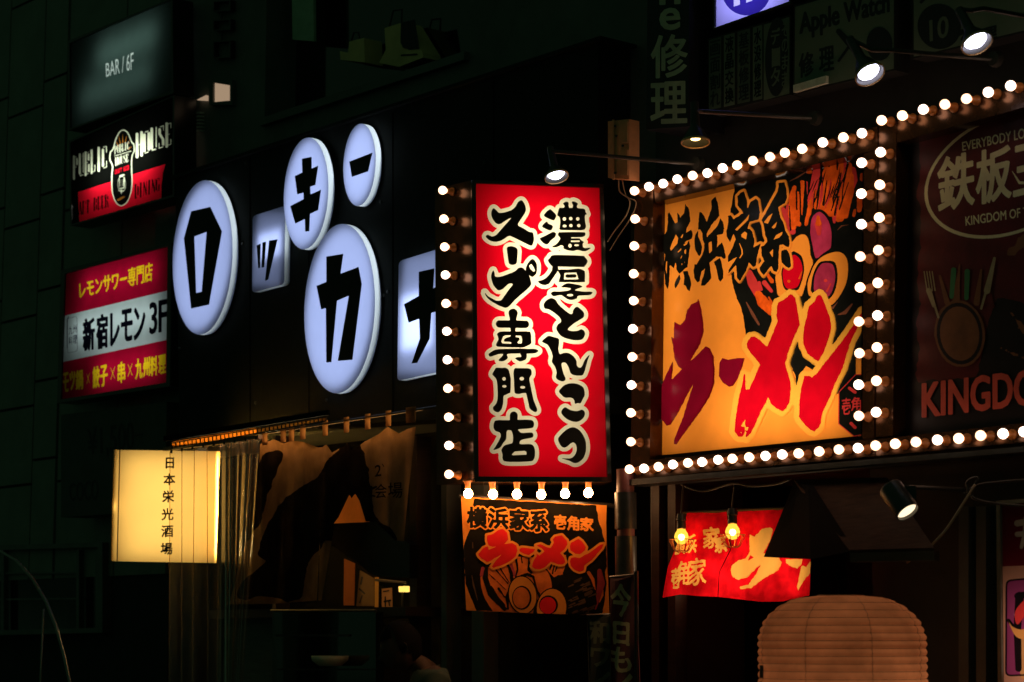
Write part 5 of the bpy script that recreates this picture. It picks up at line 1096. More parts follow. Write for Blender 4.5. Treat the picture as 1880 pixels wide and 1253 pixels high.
# head: a deformed sphere with brow, nose, mouth, chin, ear
def head_mesh():
    V = []; F = []; n, m = 28, 36
    for i in range(n + 1):
        a = math.pi * i / n
        for j in range(m):
            b = 2 * math.pi * j / m
            x = math.sin(a) * math.cos(b); y = math.sin(a) * math.sin(b); z = math.cos(a)
            f = x * .098; s_ = y * .076; h = z * .115
            if x > 0:
                if z < 0: f *= 1 + .08 * x; s_ *= 1 - .25 * (-z) * x
                f += .022 * math.exp(-((z + .12) / .13) ** 2 - (y / .16) ** 2)          # nose
                f += .006 * math.exp(-((z - .15) / .1) ** 2 - (y / .5) ** 2)            # brow
                f -= .008 * math.exp(-((z - .02) / .07) ** 2 - ((abs(y) - .33) / .16) ** 2)  # eyes
                f += .007 * math.exp(-((z + .42) / .06) ** 2 - (y / .25) ** 2) - .004 * math.exp(-((z + .48) / .02) ** 2 - (y / .25) ** 2)
                f += .012 * math.exp(-((z + .78) / .14) ** 2 - (y / .3) ** 2)           # chin
            V.append((f, s_, h))
    for i in range(n):
        for j in range(m): F.append((i * m + j, i * m + (j + 1) % m, (i + 1) * m + (j + 1) % m, (i + 1) * m + j))
    return V, F
HM = Matrix((fx, sx, UP)).transposed().to_4x4(); HM = Matrix.Translation(pp(.0, 0, hz)) @ HM @ Matrix.Rotation(math.radians(22), 4, 'Y')
V, F = head_mesh(); mesh_obj('head', [HM @ Vector(v) for v in V], F, SKIN, pr, smooth=True)
V, F = head_mesh(); keep = []; V2 = []
for v in V:
    v = Vector(v); k = 1.09 if v.z > -.02 else 1.05; V2.append(v * k + Vector((-.006, 0, .006)))
for f in F:
    c = sum((V2[i] for i in f), Vector()) / 4
    if (c.z > .055 and c.x > 0.02) or (c.x <= 0.012 and c.z > -.03) or (c.x < -.03 and c.z > -.085): keep.append(f)
mesh_obj('hair', [HM @ v for v in V2], keep, HAIR, pr, smooth=True)
for sgn in (1, -1):
    eV = []; eF = []
    for i in range(7):
        for j in range(16):
            t = 2 * math.pi * j / 16; q = (0.0, .35, .6, .8, .95, 1.0, .85)[i]; h = (.002, .001, .004, .009, .010, .006, .0)[i]
            eV.append(HM @ Vector((-.012 + .016 * q * math.cos(t) - .006 * q * math.sin(t), sgn * (.071 + h - .010 * q * math.cos(t)), -.012 + .030 * q * math.sin(t))))
    for i in range(6):
        for j in range(16): eF.append((i * 16 + j, i * 16 + (j + 1) % 16, (i + 1) * 16 + (j + 1) % 16, (i + 1) * 16 + j))
    mesh_obj('ear', eV, eF, SKIN, pr, smooth=True)

# ================================================================ dim signs high on the right
U = Z(1100, 0, 2.4103)
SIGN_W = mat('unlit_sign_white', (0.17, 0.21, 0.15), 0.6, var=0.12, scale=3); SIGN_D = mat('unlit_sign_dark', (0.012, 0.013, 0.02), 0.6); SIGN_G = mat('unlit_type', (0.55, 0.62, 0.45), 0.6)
vb = thing('repair_banner', 'dark vertical sign board with large pale characters above the electrical box', 'sign', at(1230, 120, 0.1))
MB().px(FRONT, U([(215, -160), (400, -160), (395, 560), (208, 575)]), 0.10, -0.15).build('board', SIGN_D, vb)
g = Grid(1180, -60, 1280, 240, 0.9)
tt = np.minimum(np.minimum(chars('修理', [(232, 160, 388, 345), (230, 368, 386, 548)], U, 1.6, g, -0.04), g.text('e', U([(270, 42), (356, 35), (356, 128), (270, 134)]), 1.6)), g.text('n', U([(270, -70), (356, -76), (356, 15), (270, 20)]), 1.6))
art('lettering', g, [(tt, SIGN_G)], FRONT, vb, 0.102)
bs = thing('blue_lit_sign', 'pale lavender lit sign with a dark blue disc at the top edge of the picture', 'sign', at(1380, 20, 0.05))
q5 = [(1312.4, -60), (1448, -100), (1448, 3), (1312.4, 51)]
g = Grid(1308, -110, 1452, 56, 0.9)
disc = g.poly(ell(1370, -17, 45, 46, -0.2)); n_ = g.polys([[(1346, -50), (1358.7, -54), (1358.7, 9), (1347, 13)], [(1369.7, -40), (1381.4, -40), (1381.4, 1.7), (1369.7, 5.6)], [(1358, -40), (1366, -56), (1376, -56), (1381.4, -40), (1369.7, -38), (1366, -44), (1358, -30)]])
art('face', g, [(g.poly(q5), sheet('lavender', (0.30, 0.27, 0.80), 0.75)), (disc, sheet('deep_blue', (0.025, 0.015, 0.28), 0.6)), (n_, sheet('lav_type', (0.36, 0.33, 0.70), 0.75))], FRONT, bs, 0.05)
MB().ring(FRONT, grow(q5, 4), q5, 0.06, -0.15).build('frame', M_BLACK, bs); MB().px(FRONT, grow(q5, 3), -0.15, -0.16).build('back_plate', M_BLACK, bs)
strip_lamp('tube_lamp', bs, FRONT, qsub(q5, .1, .1, .9, .9), -0.12, 1.7, (0.9, 0.95, 1.0), 0.05)
def board(label, pts, off, m):
    r = thing('sign_board', label, 'sign', at(pts[0][0], pts[0][1], off)); MB().px(FRONT, pts, off, off - 0.1).build('board', m, r); return r
SB = mat('board_cell', (0.11, 0.14, 0.10), 0.6, var=0.15)
r = board('unlit board of five narrow vertical columns of characters below the lavender lit sign', U([(480, 172), (848, 66), (845, 420), (482, 505)]), 0.04, M_JOINT)
g = Grid(1298, 24, 1454, 212, 0.8); cell = g.empty(); tx = g.empty(); inv = g.empty(); intx = g.empty()
def uy(x): return -(x - 480) * 0.287
for k, (x0, x1, body, dark_) in enumerate(((486, 540, '画面割れ', 1), (552, 600, '液晶交換', 0), (612, 668, '基板修理', 1), (680, 722, '水没修理', 0))):
    yt = 180 + uy(x0); yb2_ = 490 + uy(x0) * .75
    c = g.poly(U([(x0, yt), (x1, 180 + uy(x1)), (x1, 490 + uy(x1) * .75), (x0, yb2_)]))
    if dark_: inv = np.minimum(inv, c)
    else: cell = np.minimum(cell, c)
    for i, ch_ in enumerate(body):
        y0 = yt + 8 + (yb2_ - yt - 12) / 4 * i; h_ = (yb2_ - yt) / 4 - 12
        c = g.text(ch_, U([(x0 + 6, y0), (x1 - 6, y0 - 11), (x1 - 6, y0 + h_ - 11), (x0 + 6, y0 + h_)]), 0.5)
        if dark_: intx = np.minimum(intx, c)
        else: tx = np.minimum(tx, c)
cell = np.minimum(cell, g.poly(U([(728, 110), (842, 76), (842, 415), (728, 445)]))); ov = g.poly(ell(*U([(785, 252)])[0], 21, 73, 0.03))
ot = np.minimum(chars('データ', [(760, 130, 800, 200), (765, 215, 800, 300), (760, 305, 800, 385)], U, 0.5, g, -0.2), chars('そのまま', [(808, 105, 836, 165), (808, 175, 836, 235), (808, 245, 836, 310), (808, 320, 836, 385)], U, 0.2, g, -0.2))
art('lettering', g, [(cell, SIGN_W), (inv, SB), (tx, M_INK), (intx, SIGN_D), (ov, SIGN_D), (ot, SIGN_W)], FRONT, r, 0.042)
r = board('unlit pale board reading Apple Watch above two repair characters', U([(862, 25), (1310, -110), (1310, 312), (858, 420)]), 0.05, M_JOINT)
g = Grid(1454, -50, 1648, 178, 0.9)
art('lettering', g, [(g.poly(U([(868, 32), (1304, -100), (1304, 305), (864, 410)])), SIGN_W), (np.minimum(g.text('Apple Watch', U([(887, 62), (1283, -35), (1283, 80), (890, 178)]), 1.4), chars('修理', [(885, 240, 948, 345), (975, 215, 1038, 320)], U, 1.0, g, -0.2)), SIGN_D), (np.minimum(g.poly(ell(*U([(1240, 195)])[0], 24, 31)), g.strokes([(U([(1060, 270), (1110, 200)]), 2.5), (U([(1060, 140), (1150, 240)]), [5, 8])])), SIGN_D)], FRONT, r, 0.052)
nb_ = thing('name_plate', 'thin pale strip plate fixed under the two repair characters', 'plate', at(1485, 150, 0.06))
MB().px(FRONT, U([(858, 378), (1003, 335), (1003, 368), (859, 410)]), 0.075, 0.055).build('plate', mat('plate_pale', (0.9, 0.85, 0.7), 0.5, var=0.2, scale=30), nb_)
r = board('unlit pale board with a dark ellipse holding the number 10 at the upper right', U([(1385, -140), (1900, -300), (1900, 140), (1385, 262)]), 0.05, M_JOINT)
g = Grid(1670, -130, 1900, 112, 0.9)
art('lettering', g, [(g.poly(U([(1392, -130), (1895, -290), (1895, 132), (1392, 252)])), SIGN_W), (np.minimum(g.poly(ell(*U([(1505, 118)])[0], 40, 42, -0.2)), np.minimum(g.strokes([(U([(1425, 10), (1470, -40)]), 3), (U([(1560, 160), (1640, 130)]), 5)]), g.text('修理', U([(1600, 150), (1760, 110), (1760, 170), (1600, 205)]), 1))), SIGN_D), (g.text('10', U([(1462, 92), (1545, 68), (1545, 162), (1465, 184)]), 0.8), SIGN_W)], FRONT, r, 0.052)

# ================================================================ spot lamps on arms
LENS = glow('lamp_lens', (0.78, 0.76, 1.0), 9.0)
def spot(label, apex, lens, rad, arm, off, shade='cone', lit=True, neck=None):
    """apex, lens: photograph points on planes off in front of the wall; arm: list of (x, y, off)"""
    r = thing('spot_lamp', label, 'lamp', at(*apex, off), 'lamps on arms over the signs')
    a = at(*apex, off); l = at(*lens, off); ax = (l - a).normalized(); h = (l - a).length
    # tilt the mouth a little to the camera so the lens shows
    ax = (ax + (Vector(CAM) - l).normalized() * 0.16).normalized()
    l = a + ax * h
    MB().lathe([(0.0, -0.004), (rad * .34, 0), (rad * .38, h * .22), (rad * .62, h * .45), (rad * .92, h * .82), (rad * 1.06, h), (rad * 1.0, h), (rad * .86, h * .84), (rad * .5, h * .5), (0, h * .4)], a, ax, 28).build('lamp_shade', M_LSHADE, r, smooth=0.7)
    MB().lathe([(rad * 1.0, -0.006), (rad * 1.08, -0.003), (rad * 1.08, 0.005), (rad * 1.0, 0.006)], l, ax, 28).build('rim', M_LRIM, r, smooth=True)
    if lit:
        MB().lathe([(0, 0.004), (rad * .5, 0.0), (rad * .76, -0.014), (0, -0.018)], l, ax, 24).build('lens', LENS, r, smooth=True)
    else:
        MB().lathe([(0, -h * .10), (rad * .35, -h * .16), (rad * .35, -h * .5), (0, -h * .5)], l, ax, 16).build('bulb', glow('warm_bulb', (1.0, 0.66, 0.22), 9.0), r, smooth=True)
    b = a - ax * 0.10
    MB().tube([a + ax * .01, b], [rad * .36, rad * .30], 14).build('neck', M_LSHADE, r)
    mb = MB(); mb.tube([b] + [at(x, y, o) for x, y, o in arm], 0.010, 10); mb.build('arm', M_LSHADE, r)
    x, y, o = arm[-1]; MB().lathe([(0, .03), (.03, .03), (.035, 0), (0, 0)], at(x, y, o), NRM, 16).build('wall_mount', M_LSHADE, r)
    return r
M_LSHADE = mat('lamp_paint', (0.04, 0.037, 0.03), 0.4, 0.1, var=0.2); M_LRIM = mat('lamp_rim', (0.85, 0.5, 0.2), 0.35, 0.1)
spot('lit spot lamp on a long arm just above the red upright sign', (1017, 303), (1022, 326), 0.054, [(1012, 278, .7), (1060, 282, .6), (1285, 302, 0.06)], 0.70)
spot('cone shaded lamp with a warm glowing rim above the left half of the ramen sign', (1276, 226), (1277, 263), 0.060, [(1277, 205, .6), (1290, 205, .55), (1500, 218, 0.06)], 0.60, lit=False)
spot('lit spot lamp on an arm in front of the pale Apple Watch board', (1577, 101), (1599, 140), 0.060, [(1600, 92, .55), (1640, 93, .5), (1830, 110, 0.08)], 0.6)
spot('lit spot lamp at the top right corner in front of the number board', (1778, 50), (1795, 82), 0.060, [(1785, 20, .55), (1805, 16, .5), (1960, 45, 0.06)], 0.6)
cs = thing('tube_spotlight', 'black cylinder spotlight on an arm beside the dark canopy at lower right', 'lamp', at(1650, 920, 0.6))
a, b = at(1634, 895, 0.6), at(1667, 941, 0.60); ax = (b - a).normalized()
MB().lathe([(0, 0), (.045, 0.0), (.05, .008), (.05, (b - a).length), (.045, (b - a).length), (.045, (b - a).length - .02), (0, (b - a).length - .025)], a, ax, 24).build('barrel', M_LSHADE, cs, smooth=0.7)
MB().lathe([(0, .004), (.043, 0), (0, -.004)], b - ax * .012, ax, 20).build('lens', glow('warm_lens', (1.0, 0.8, 0.5), 1.6), cs)
mb = MB(); mb.tube([a.lerp(b, .3) + Vector((.05, 0, .01)), at(1668, 895, .55), at(1770, 900, 0.1)], 0.009, 8); mb.build('arm', M_LSHADE, cs)
MB().box(a.lerp(b, .3) + Vector((.055, 0, .01)), .05, .03, .05).build('bracket', M_LSHADE, cs)

# ================================================================ electrical box, pole, cables
eb = thing('electrical_box', 'pale electrical box on the wall above the right edge of the red upright sign', 'box', at(1134, 275, 0.1))
eq = [(1116, 223), (1155, 219), (1155, 330), (1116, 327)]
M_EB = mat('box_lit_orange', (0.75, 0.34, 0.15), 0.5, var=0.15, scale=12, bump=0.1)  # orange light of the nearby bulbs put into the box colour
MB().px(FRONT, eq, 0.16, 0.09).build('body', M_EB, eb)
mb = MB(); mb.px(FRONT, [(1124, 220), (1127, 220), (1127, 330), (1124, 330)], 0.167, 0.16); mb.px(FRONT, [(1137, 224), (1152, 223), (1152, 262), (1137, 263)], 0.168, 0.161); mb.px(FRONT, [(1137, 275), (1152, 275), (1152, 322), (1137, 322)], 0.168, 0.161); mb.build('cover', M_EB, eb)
for x, y in ((1130, 232), (1132, 250), (1130, 318), (1144, 268)): MB().lathe([(0, .006), (.006, .006), (.006, 0)], at(x, y, .162), NRM, 8).build('screw', M_DSTEEL, eb)
po = thing('pipe_post', 'dark round post with collars between the small banner and the ramen shop', 'post', at(1148, 1253, 0.05))
Pt, Pb = at(1148, 862, 0.1), at(1146, 1070, 0.1)
MB().tube([Pt, Vector((Pt.x, Pt.y, 0))], 0.043, 20).build('pipe', mat('maroon_pipe', (0.16, 0.05, 0.045), 0.4, var=0.3, scale=8, stretch=(1, 1, .3)), po, smooth=0.6)
mb = MB()
for y0, y1 in ((905, 972), (985, 1060)):
    z1, z0 = zpx(1148, y0, .1), zpx(1148, y1, .1); mb.lathe([(.044, 0), (.053, 0), (.053, z1 - z0), (.044, z1 - z0)], (Pt.x, Pt.y, z0), UP, 20)
mb.build('collar', M_DSTEEL, po, smooth=0.6)
def cable(label, pts, r=0.005, m=None):
    mb = MB(); P = spline_open(np.array(pts, float)); mb.tube([at(*p) for p in P], r, 6)
    o = mb.build('cable', m or M_CABLE, None, smooth=True); return tag(o, label, 'cable')
def spline_open(P, k=6):
    Q = np.vstack([2 * P[0] - P[1], P, 2 * P[-1] - P[-2]]); out = []
    for i in range(1, len(Q) - 2):
        for t in np.linspace(0, 1, k, endpoint=False):
            a, b, c, d = Q[i - 1:i + 3]; out.append(0.5 * (2 * b + (c - a) * t + (2 * a - 5 * b + 4 * c - d) * t * t + (3 * b - a - 3 * c + d) * t ** 3))
    return np.array(out + [P[-1]])
CT = mat('tan_cable', (0.35, 0.26, 0.16), 0.5)
cable('pale looped cable hanging from the electrical box beside the red upright sign', [(1136, 330, .1), (1138, 352, .1), (1156, 368, .1), (1150, 395, .12), (1128, 425, .1), (1116, 444, .08)], 0.004, CT)
cable('second pale cable running down beside the looped cable', [(1142, 330, .1), (1150, 360, .1), (1168, 372, .1), (1158, 400, .11), (1135, 435, .1), (1120, 460, .08)], 0.003, CT)
cable('thin black cable drooping from the wall behind the cylinder spotlight', [(1770, 905, .1), (1800, 890, .1), (1840, 885, .1), (1900, 880, .1)], 0.006)
cable('slack dark cable hanging from the cylinder spotlight towards the big lantern', [(1790, 890, .15), (1765, 930, .2), (1735, 975, .25), (1700, 1010, .3), (1665, 1033, .3)], 0.005, CT)
cable('dark cable looping from the wall to the right edge below the teppan sign', [(1778, 905, .12), (1776, 885, .12), (1795, 878, .12), (1785, 912, .12), (1830, 925, .12), (1890, 930, .12)], 0.006)
cable('drooping flex over the two caged bulbs', [(1250, 890, -.02), (1275, 900, 0), (1300, 901, 0), (1345, 888, 0), (1380, 893, 0), (1425, 889, 0), (1450, 880, 0)], 0.005)

# ================================================================ street banners at the foot of the post
def nobori(label, pts, off, bgm, body, boxes, tm, bold):
    r = thing('street_banner', label, 'banner', at(pts[3][0], pts[3][1], off)); f = np.array(pts)
    g = Grid(f[:, 0].min() - 2, f[:, 1].min() - 2, f[:, 0].max() + 2, f[:, 1].max() + 2, 0.9); c = g.poly(pts)
    t = g.empty()
    for ch_, b in zip(body, boxes): t = np.minimum(t, g.text(ch_, b, bold))
    dsp = lambda v: (0.012 * np.sin(v[:, 0] / 9 + v[:, 1] / 40))[:, None] * np.array(NRM)
    art('cloth', g, [(c, bgm), (np.maximum(t + g.noise(5, 3) * .6, c + .2), tm)], FRONT, r, off, step=0.0015, disp=dsp, inner=8)
    A, B = at(pts[1][0], pts[1][1] - 8, off), at(pts[2][0], 1420, off); mb = MB(); mb.tube([A, Vector((A.x, A.y, 0))], 0.011, 10); mb.tube([at(pts[0][0], pts[0][1] - 2, off), at(pts[1][0], pts[1][1] - 2, off)], 0.006, 8); mb.build('pole', M_BLACK, r)
bx = lambda x0, y0, x1, y1: [(x0, y0), (x1, y0 + 3), (x1, y1 + 3), (x0, y1)]
nobori('maroon street banner with pale brush characters at the foot of the dark post', [(1120, 1062), (1168, 1057), (1182, 1420), (1124, 1420)], 0.30, mat('nobori_maroon', (0.10, 0.012, 0.022), 0.8, var=0.3), '今日もイ', [bx(1122, 1072, 1157, 1130), bx(1127, 1142, 1154, 1182), bx(1120, 1188, 1158, 1232), bx(1122, 1236, 1160, 1290)], mat('nobori_pale', (0.50, 0.42, 0.25), 0.8, var=0.25), 1.4)
nobori('dark street banner with dim brush characters just left of the maroon banner', [(1078, 1132), (1124, 1130), (1126, 1420), (1084, 1420)], 0.26, mat('nobori_dark', (0.015, 0.017, 0.014), 0.8), '和ワイ', [bx(1082, 1140, 1118, 1180), bx(1084, 1190, 1118, 1222), bx(1084, 1232, 1120, 1275)], mat('nobori_dim', (0.10, 0.11, 0.07), 0.8), 1.4)

# ================================================================ canopy, red curtain, caged bulbs
cn = thing('canopy', 'sloping dark canopy between the red curtain and the cylinder spotlight', 'awning', at(1560, 1010, 0.5))
M_CAN = mat('canopy_sheet', (0.03, 0.014, 0.007), 0.75, spec=0.1, var=0.5, scale=9, stretch=(1, 1, 5), bump=0.4)
a0, a1, b0, b1 = at(1458, 881, .02), at(1628, 877, .02), at(1560, 1010, .55), at(1715, 1006, .55)
mesh_obj('roof_sheet', [a0, a1, b1, b0, a0 + UP * -.012, a1 + UP * -.012, b1 + UP * -.012, b0 + UP * -.012], [(0, 1, 2, 3), (7, 6, 5, 4), (0, 3, 7, 4), (3, 2, 6, 7)], M_CAN, cn)
mb = MB(); A = [at(1458, 884, .02), at(1484, 893, .12), at(1560, 1013, .55), at(1488, 1027, .50), at(1402, 1023, .22), at(1437, 938, .04)]; mb.prism(A, ALONG * 0.03); mb.build('gable', M_MATT, cn)
mb = MB(); mb.prism([b0 + UP * -.012, b1 + UP * -.012, b1 + UP * -.05, b0 + UP * -.05], NRM * -.03); mb.build('fascia_board', M_WOOD, cn)
M_ = Z(1120, 840, 2.4737)
rn = thing('red_curtain', 'bright red split shop curtain with pale brush lettering behind two caged bulbs', 'curtain', at(1340, 940, -0.05))
g = Grid(1212, 930, 1496, 1112, 1.0)
CR1 = sheet('noren_red', (0.76, 0.005, 0.014), 0.5, var=0.5, scale=11); CY = sheet('noren_pale', (0.88, 0.50, 0.12), 0.5, var=0.15, scale=5)
pl = g.poly(M_([(350, 252), (440, 250), (530, 246), (545, 420), (495, 520), (488, 634), (400, 630), (320, 622), (238, 638), (262, 500), (330, 330)])); pr_ = g.poly(M_([(536, 246), (650, 242), (785, 234), (880, 260), (900, 380), (912, 470), (906, 628), (850, 640), (780, 655), (690, 656), (590, 645), (492, 634), (498, 520), (549, 420)]))
cloth = np.minimum(pl, pr_)
NR = Z(1200, 920, 4.483)
tr = g.polys([NR([(790,275),(830,295),(890,235),(960,215),(985,240),(960,330),(905,430),(1035,470),(1055,510),(1030,570),(960,610),(880,660),(800,718),(715,725),(708,705),(780,690),(830,620),(885,525),(840,560),(770,630),(700,648),(650,630),(635,570),(650,520),(700,490),(760,475),(790,425)]), NR([(1085,480),(1225,478),(1220,520),(1180,555),(1130,540),(1090,510)]), NR([(1255,545),(1290,495),(1292,590),(1250,640),(1210,700),(1190,740),(1180,710),(1200,620),(1215,530)])]) + g.noise(4, 2) * .8
nk = g.poly(NR([(775, 495), (795, 445), (825, 465)]))
tr = np.maximum(tr, -nk)
tr = np.minimum(tr, chars('横浜家系', [(165, 300, 255, 440), (262, 285, 350, 430), (410, 225, 545, 395), (505, 300, 605, 430)], NR, 1.1, g, -.1) + g.noise(3, 8) * .8); tr = np.minimum(tr, chars('壱角家', [(150, 560, 215, 725), (195, 505, 290, 700), (285, 480, 432, 700)], NR, 0.9, g, -.12) + g.noise(3, 9) * .8)
wv = lambda v: (0.025 * np.sin((v[:, 0] - 1220) / 22) * np.clip((v[:, 1] - 935) / 90, 0.15, 1) + 0.006 * np.sin(v[:, 0] / 6 + v[:, 1] / 30))[:, None] * np.array(NRM)
co = art('cloth', g, [(cloth, CR1), (np.maximum(tr, cloth + .2), CY)], FRONT, rn, -0.04, step=0.001, disp=wv, inner=7)
co.data.polygons.foreach_set('use_smooth', [True] * len(co.data.polygons))
mb = MB(); mb.tube([at(1255, 942, -.045), at(1480, 932, -.045)], 0.008, 8); mb.build('rod', M_WOOD, rn)
strip_lamp('unseen_lamp', rn, FRONT, M_([(320, 430), (870, 420), (890, 625), (270, 630)]), -0.22, 3.0, (1, 0.66, 0.36), -0.04)  # added unseen panel close behind the cloth, lights it from the back
BF = glow('filament_light', (1.0, 0.50, 0.16), 120.0)
BG = bpy.data.materials.new('amber_bulb'); _t, _o = nt(BG)
_e = _t.nodes.new('ShaderNodeEmission'); _e.inputs[0].default_value = (1.0, 0.56, 0.06, 1); _e.inputs[1].default_value = 1.9
_p = _t.nodes.new('ShaderNodeBsdfTransparent'); _p.inputs[0].default_value = (1, 0.75, 0.3, 1); _x = _t.nodes.new('ShaderNodeMixShader'); _x.inputs[0].default_value = 0.6
_t.links.new(_p.outputs[0], _x.inputs[1]); _t.links.new(_e.outputs[0], _x.inputs[2]); _t.links.new(_x.outputs[0], _o.inputs[0]); M_CAGE = mat('cage_wire', (0.35, 0.10, 0.05), 0.4, 0.5)
def caged(x, y, off, label):
    r = thing('caged_bulb', label, 'lamp', at(x, y, off), 'caged bulbs in front of the red curtain'); c = at(x, y, off)
    b_ = MB().lathe([(0, -.036), (.018, -.032), (.031, -.016), (.034, 0), (.030, .016), (.021, .03), (.017, .042)], c, UP, 22).build('bulb', BG, r, smooth=True)
    MB().lathe([(0, -.016), (.012, -.011), (.016, 0), (.012, .011), (0, .016)], c + UP * -.002, UP, 14).build('filament', BF, b_, smooth=True)
    MB().lathe([(0, .11), (.02, .11), (.026, .08), (.022, .075), (.023, .04), (.018, .036)], c, UP, 18).build('socket', M_LSHADE, r, smooth=0.6)
    mb = MB()
    for q in range(10):
        t = 2 * math.pi * q / 10; d = Vector((math.cos(t), math.sin(t), 0))
        mb.tube([c + d * .058 + UP * -.012, c + d * .054 + UP * -.028, c + d * .034 + UP * -.066, c + d * .014 + UP * -.074], .0016, 5)
    for rr_, h in ((.058, -.012), (.034, -.066)): mb.tube([c + Vector((math.cos(t) * rr_, math.sin(t) * rr_, h)) for t in np.linspace(0, 2 * math.pi, 25)], .0017, 5, False)
    mb.build('cage', M_CAGE, r)
    MB().tube([c + UP * .11, at(x + 4, 890, off)], 0.005, 6).build('flex', M_CABLE, r)
caged(1251, 986, 0.05, 'left hanging amber bulb in a wire cage, before the left edge of the red curtain')
caged(1345, 977, 0.05, 'right hanging amber bulb in a wire cage, before the middle of the red curtain')

# ================================================================ big paper lantern
ln = thing('paper_lantern', 'large dimly lit ribbed paper lantern hanging at the bottom right', 'lantern', at(1548, 1253, 0.55))
C = at(1548, 1300, 0.55); ztop_ = zpx(1548, 1094, 0.55) ; pxm = (at(1648, 1200, .55) - at(1548, 1200, .55)).dot(Vector((1, 0, 0)))/100
R = 151 * C.y / FPX; prof = []; Ht = 1.15; nr = 38
for i in range(nr * 4 + 1):
    u = i / (nr * 4); z = ztop_ - Ht * u; d = min(u, 1 - u) * Ht
    s_ = min(1, d / 0.20); rr_ = R * (0.28 + 0.72 * math.sqrt(max(0, 1 - (1 - s_) ** 2.2)))
    prof.append((rr_ + 0.008 * (abs(math.sin(math.pi * u * nr)) - .5) + .0012 * math.sin(u * 91) , z))
M_LAN = sheet('washi_paper', (0.66, 0.33, 0.17), 0.5, var=0.24, scale=7)
tilt = (UP + Vector((0.03, 0, 0))).normalized()
MB().lathe([(r_0, z - ztop_) for r_0, z in reversed(prof)], (C.x, C.y, ztop_), UP, 64).build('paper', M_LAN, ln, smooth=True)
MB().lathe([(0, .005), (R * .28, .004), (R * .285, -.012)], (C.x, C.y, ztop_), UP, 48).build('top_ring', mat('lantern_ring', (0.35, 0.2, 0.12), 0.6), ln)
MB().lathe([(0, -.06), (R * .28, -.06), (R * .29, .01)], (C.x, C.y, ztop_ - Ht), UP, 48).build('bottom_ring', M_MATT, ln)
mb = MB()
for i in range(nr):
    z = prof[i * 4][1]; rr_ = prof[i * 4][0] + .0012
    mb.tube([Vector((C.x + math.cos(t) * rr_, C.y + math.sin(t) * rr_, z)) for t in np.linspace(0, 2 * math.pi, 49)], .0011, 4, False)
mb.build('bamboo_ribs', mat('rib_brown', (0.22, 0.12, 0.07), 0.7), ln)  # thin dark brown lines, one per rib
mb = MB()
for t in np.linspace(0, 2 * math.pi, 9)[:-1]:
    mb.tube([Vector((C.x + math.cos(t + .2) * (p[0] + .0015), C.y + math.sin(t + .2) * (p[0] + .0015), p[1])) for p in prof[::2]], .0013, 4, False)
mb.build('paper_seams', mat('seam', (0.40, 0.24, 0.15), 0.7), ln)
# brush marks on the side that faces left
V = []; F = []
for (t0, t1, za, zb) in ((3.28, 3.42, .28, .33), (3.25, 3.36, .345, .40), (3.30, 3.44, .42, .47), (3.24, 3.34, .49, .56), (3.28, 3.42, .58, .62)):
    b = len(V)
    for z in (za, zb):
        for t in (t0, (t0 + t1) / 2, t1):
            i = int(min(1, z / Ht) * nr * 4); V.append(Vector((C.x + math.cos(t) * (prof[i][0] + .005), C.y + math.sin(t) * (prof[i][0] + .005), ztop_ - z)))
    F += [(b, b + 1, b + 4, b + 3), (b + 1, b + 2, b + 5, b + 4)]
mesh_obj('lettering', V, F, M_INK, ln)
point_lamp('added_lantern_lamp', Vector((C.x + .08, C.y, ztop_ - .42)), 2.2, (1, .66, .42), .12, ln)  # added unseen lamp, off centre to brighten and warm the right side
mb = MB(); mb.tube([Vector((C.x, C.y, ztop_)), Vector((C.x, C.y + .1, ztop_ + .10))], .004, 8); mb.build('hanger', M_MATT, ln)

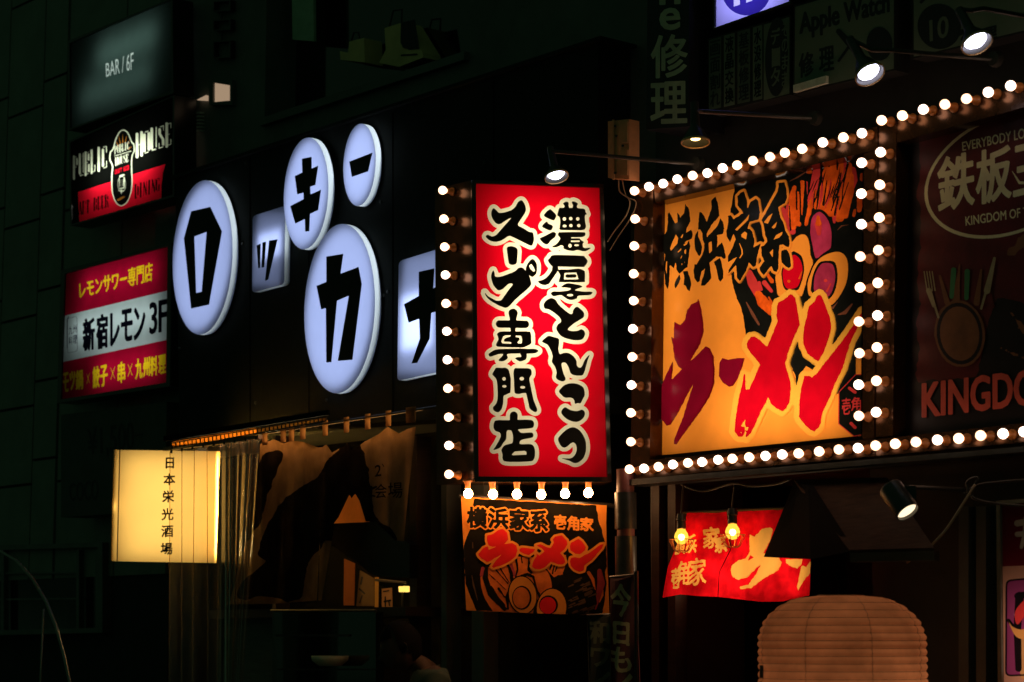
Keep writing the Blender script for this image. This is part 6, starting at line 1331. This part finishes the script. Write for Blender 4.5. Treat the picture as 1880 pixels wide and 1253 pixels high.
# ================================================================ poster at the right edge
ps = thing('side_poster', 'framed maroon and pink poster with a purple panel at the right edge', 'poster', at(1855, 1100, 0.05))
g = Grid(1822, 910, 1990, 1420, 1.0)
pq = M_([(1770, 215), (2160, 185), (2160, 1420), (1783, 1420)])
pk = g.poly(pq); low = g.poly(M_([(1770, 496), (2200, 480), (2200, 1500), (1770, 1500)]))
pur = g.poly(rr(M_([(1800, 560), (1960, 545), (1960, 985), (1798, 992)]), 9)); bl = np.minimum(g.strokes([(M_([(1860, 630), (1850, 780), (1855, 960)]), [8, 7, 6]), (M_([(1850, 630), (1960, 610)]), 6), (M_([(1810, 740), (1850, 800)]), [3, 5])]), np.abs(pur) - 1.6)
fl = g.poly(M_([(1850, 760), (1838, 710), (1860, 670), (1900, 640), (1960, 650), (1960, 700), (1890, 720)]), True); cres = g.poly(M_([(1808, 740), (1830, 770), (1880, 780), (1960, 730), (1960, 790), (1890, 825), (1840, 810)]), True)
wt = g.strokes([(M_([(1850, 300), (1960, 280)]), 6), (M_([(1895, 280), (1890, 340), (1868, 410)]), [7, 6, 3]), (M_([(1850, 350), (1960, 340)]), 5)])
LP = lambda n, c: sheet(n, c, 0.4, 0.1)
co = lambda f: np.maximum(f, pk + .2)
tan = g.strokes([(M_([(1885, 830), (1880, 990)]), 7)])
art('face', g, [(pk, LP('pp_maroon', (0.16, 0.012, 0.02)))] + [(co(f), m) for f, m in ((low, LP('pp_pink', (0.62, 0.30, 0.20))), (wt, LP('pp_white', (0.6, 0.5, 0.4))), (pur, LP('pp_purple', (0.32, 0.05, 0.17))), (tan, LP('pp_tan', (0.7, 0.36, 0.14))), (bl, LP('pp_black', (0.012, 0.008, 0.01))), (fl, LP('pp_red', (0.8, 0.05, 0.05))), (cres, LP('pp_orange', (0.85, 0.38, 0.1))))], FRONT, ps, 0.05)
MB().ring(FRONT, grow(pq, 7), pq, 0.065, -0.1).build('frame', mat('poster_frame', (0.22, 0.20, 0.15), 0.5), ps); MB().px(FRONT, grow(pq, 5), -0.1, -0.12).build('back_plate', M_BLACK, ps)
strip_lamp('tube_lamp', ps, FRONT, qsub(pq, .1, .35, .9, .95), -0.07, 1.2, (1, 0.72, 0.55), 0.05)
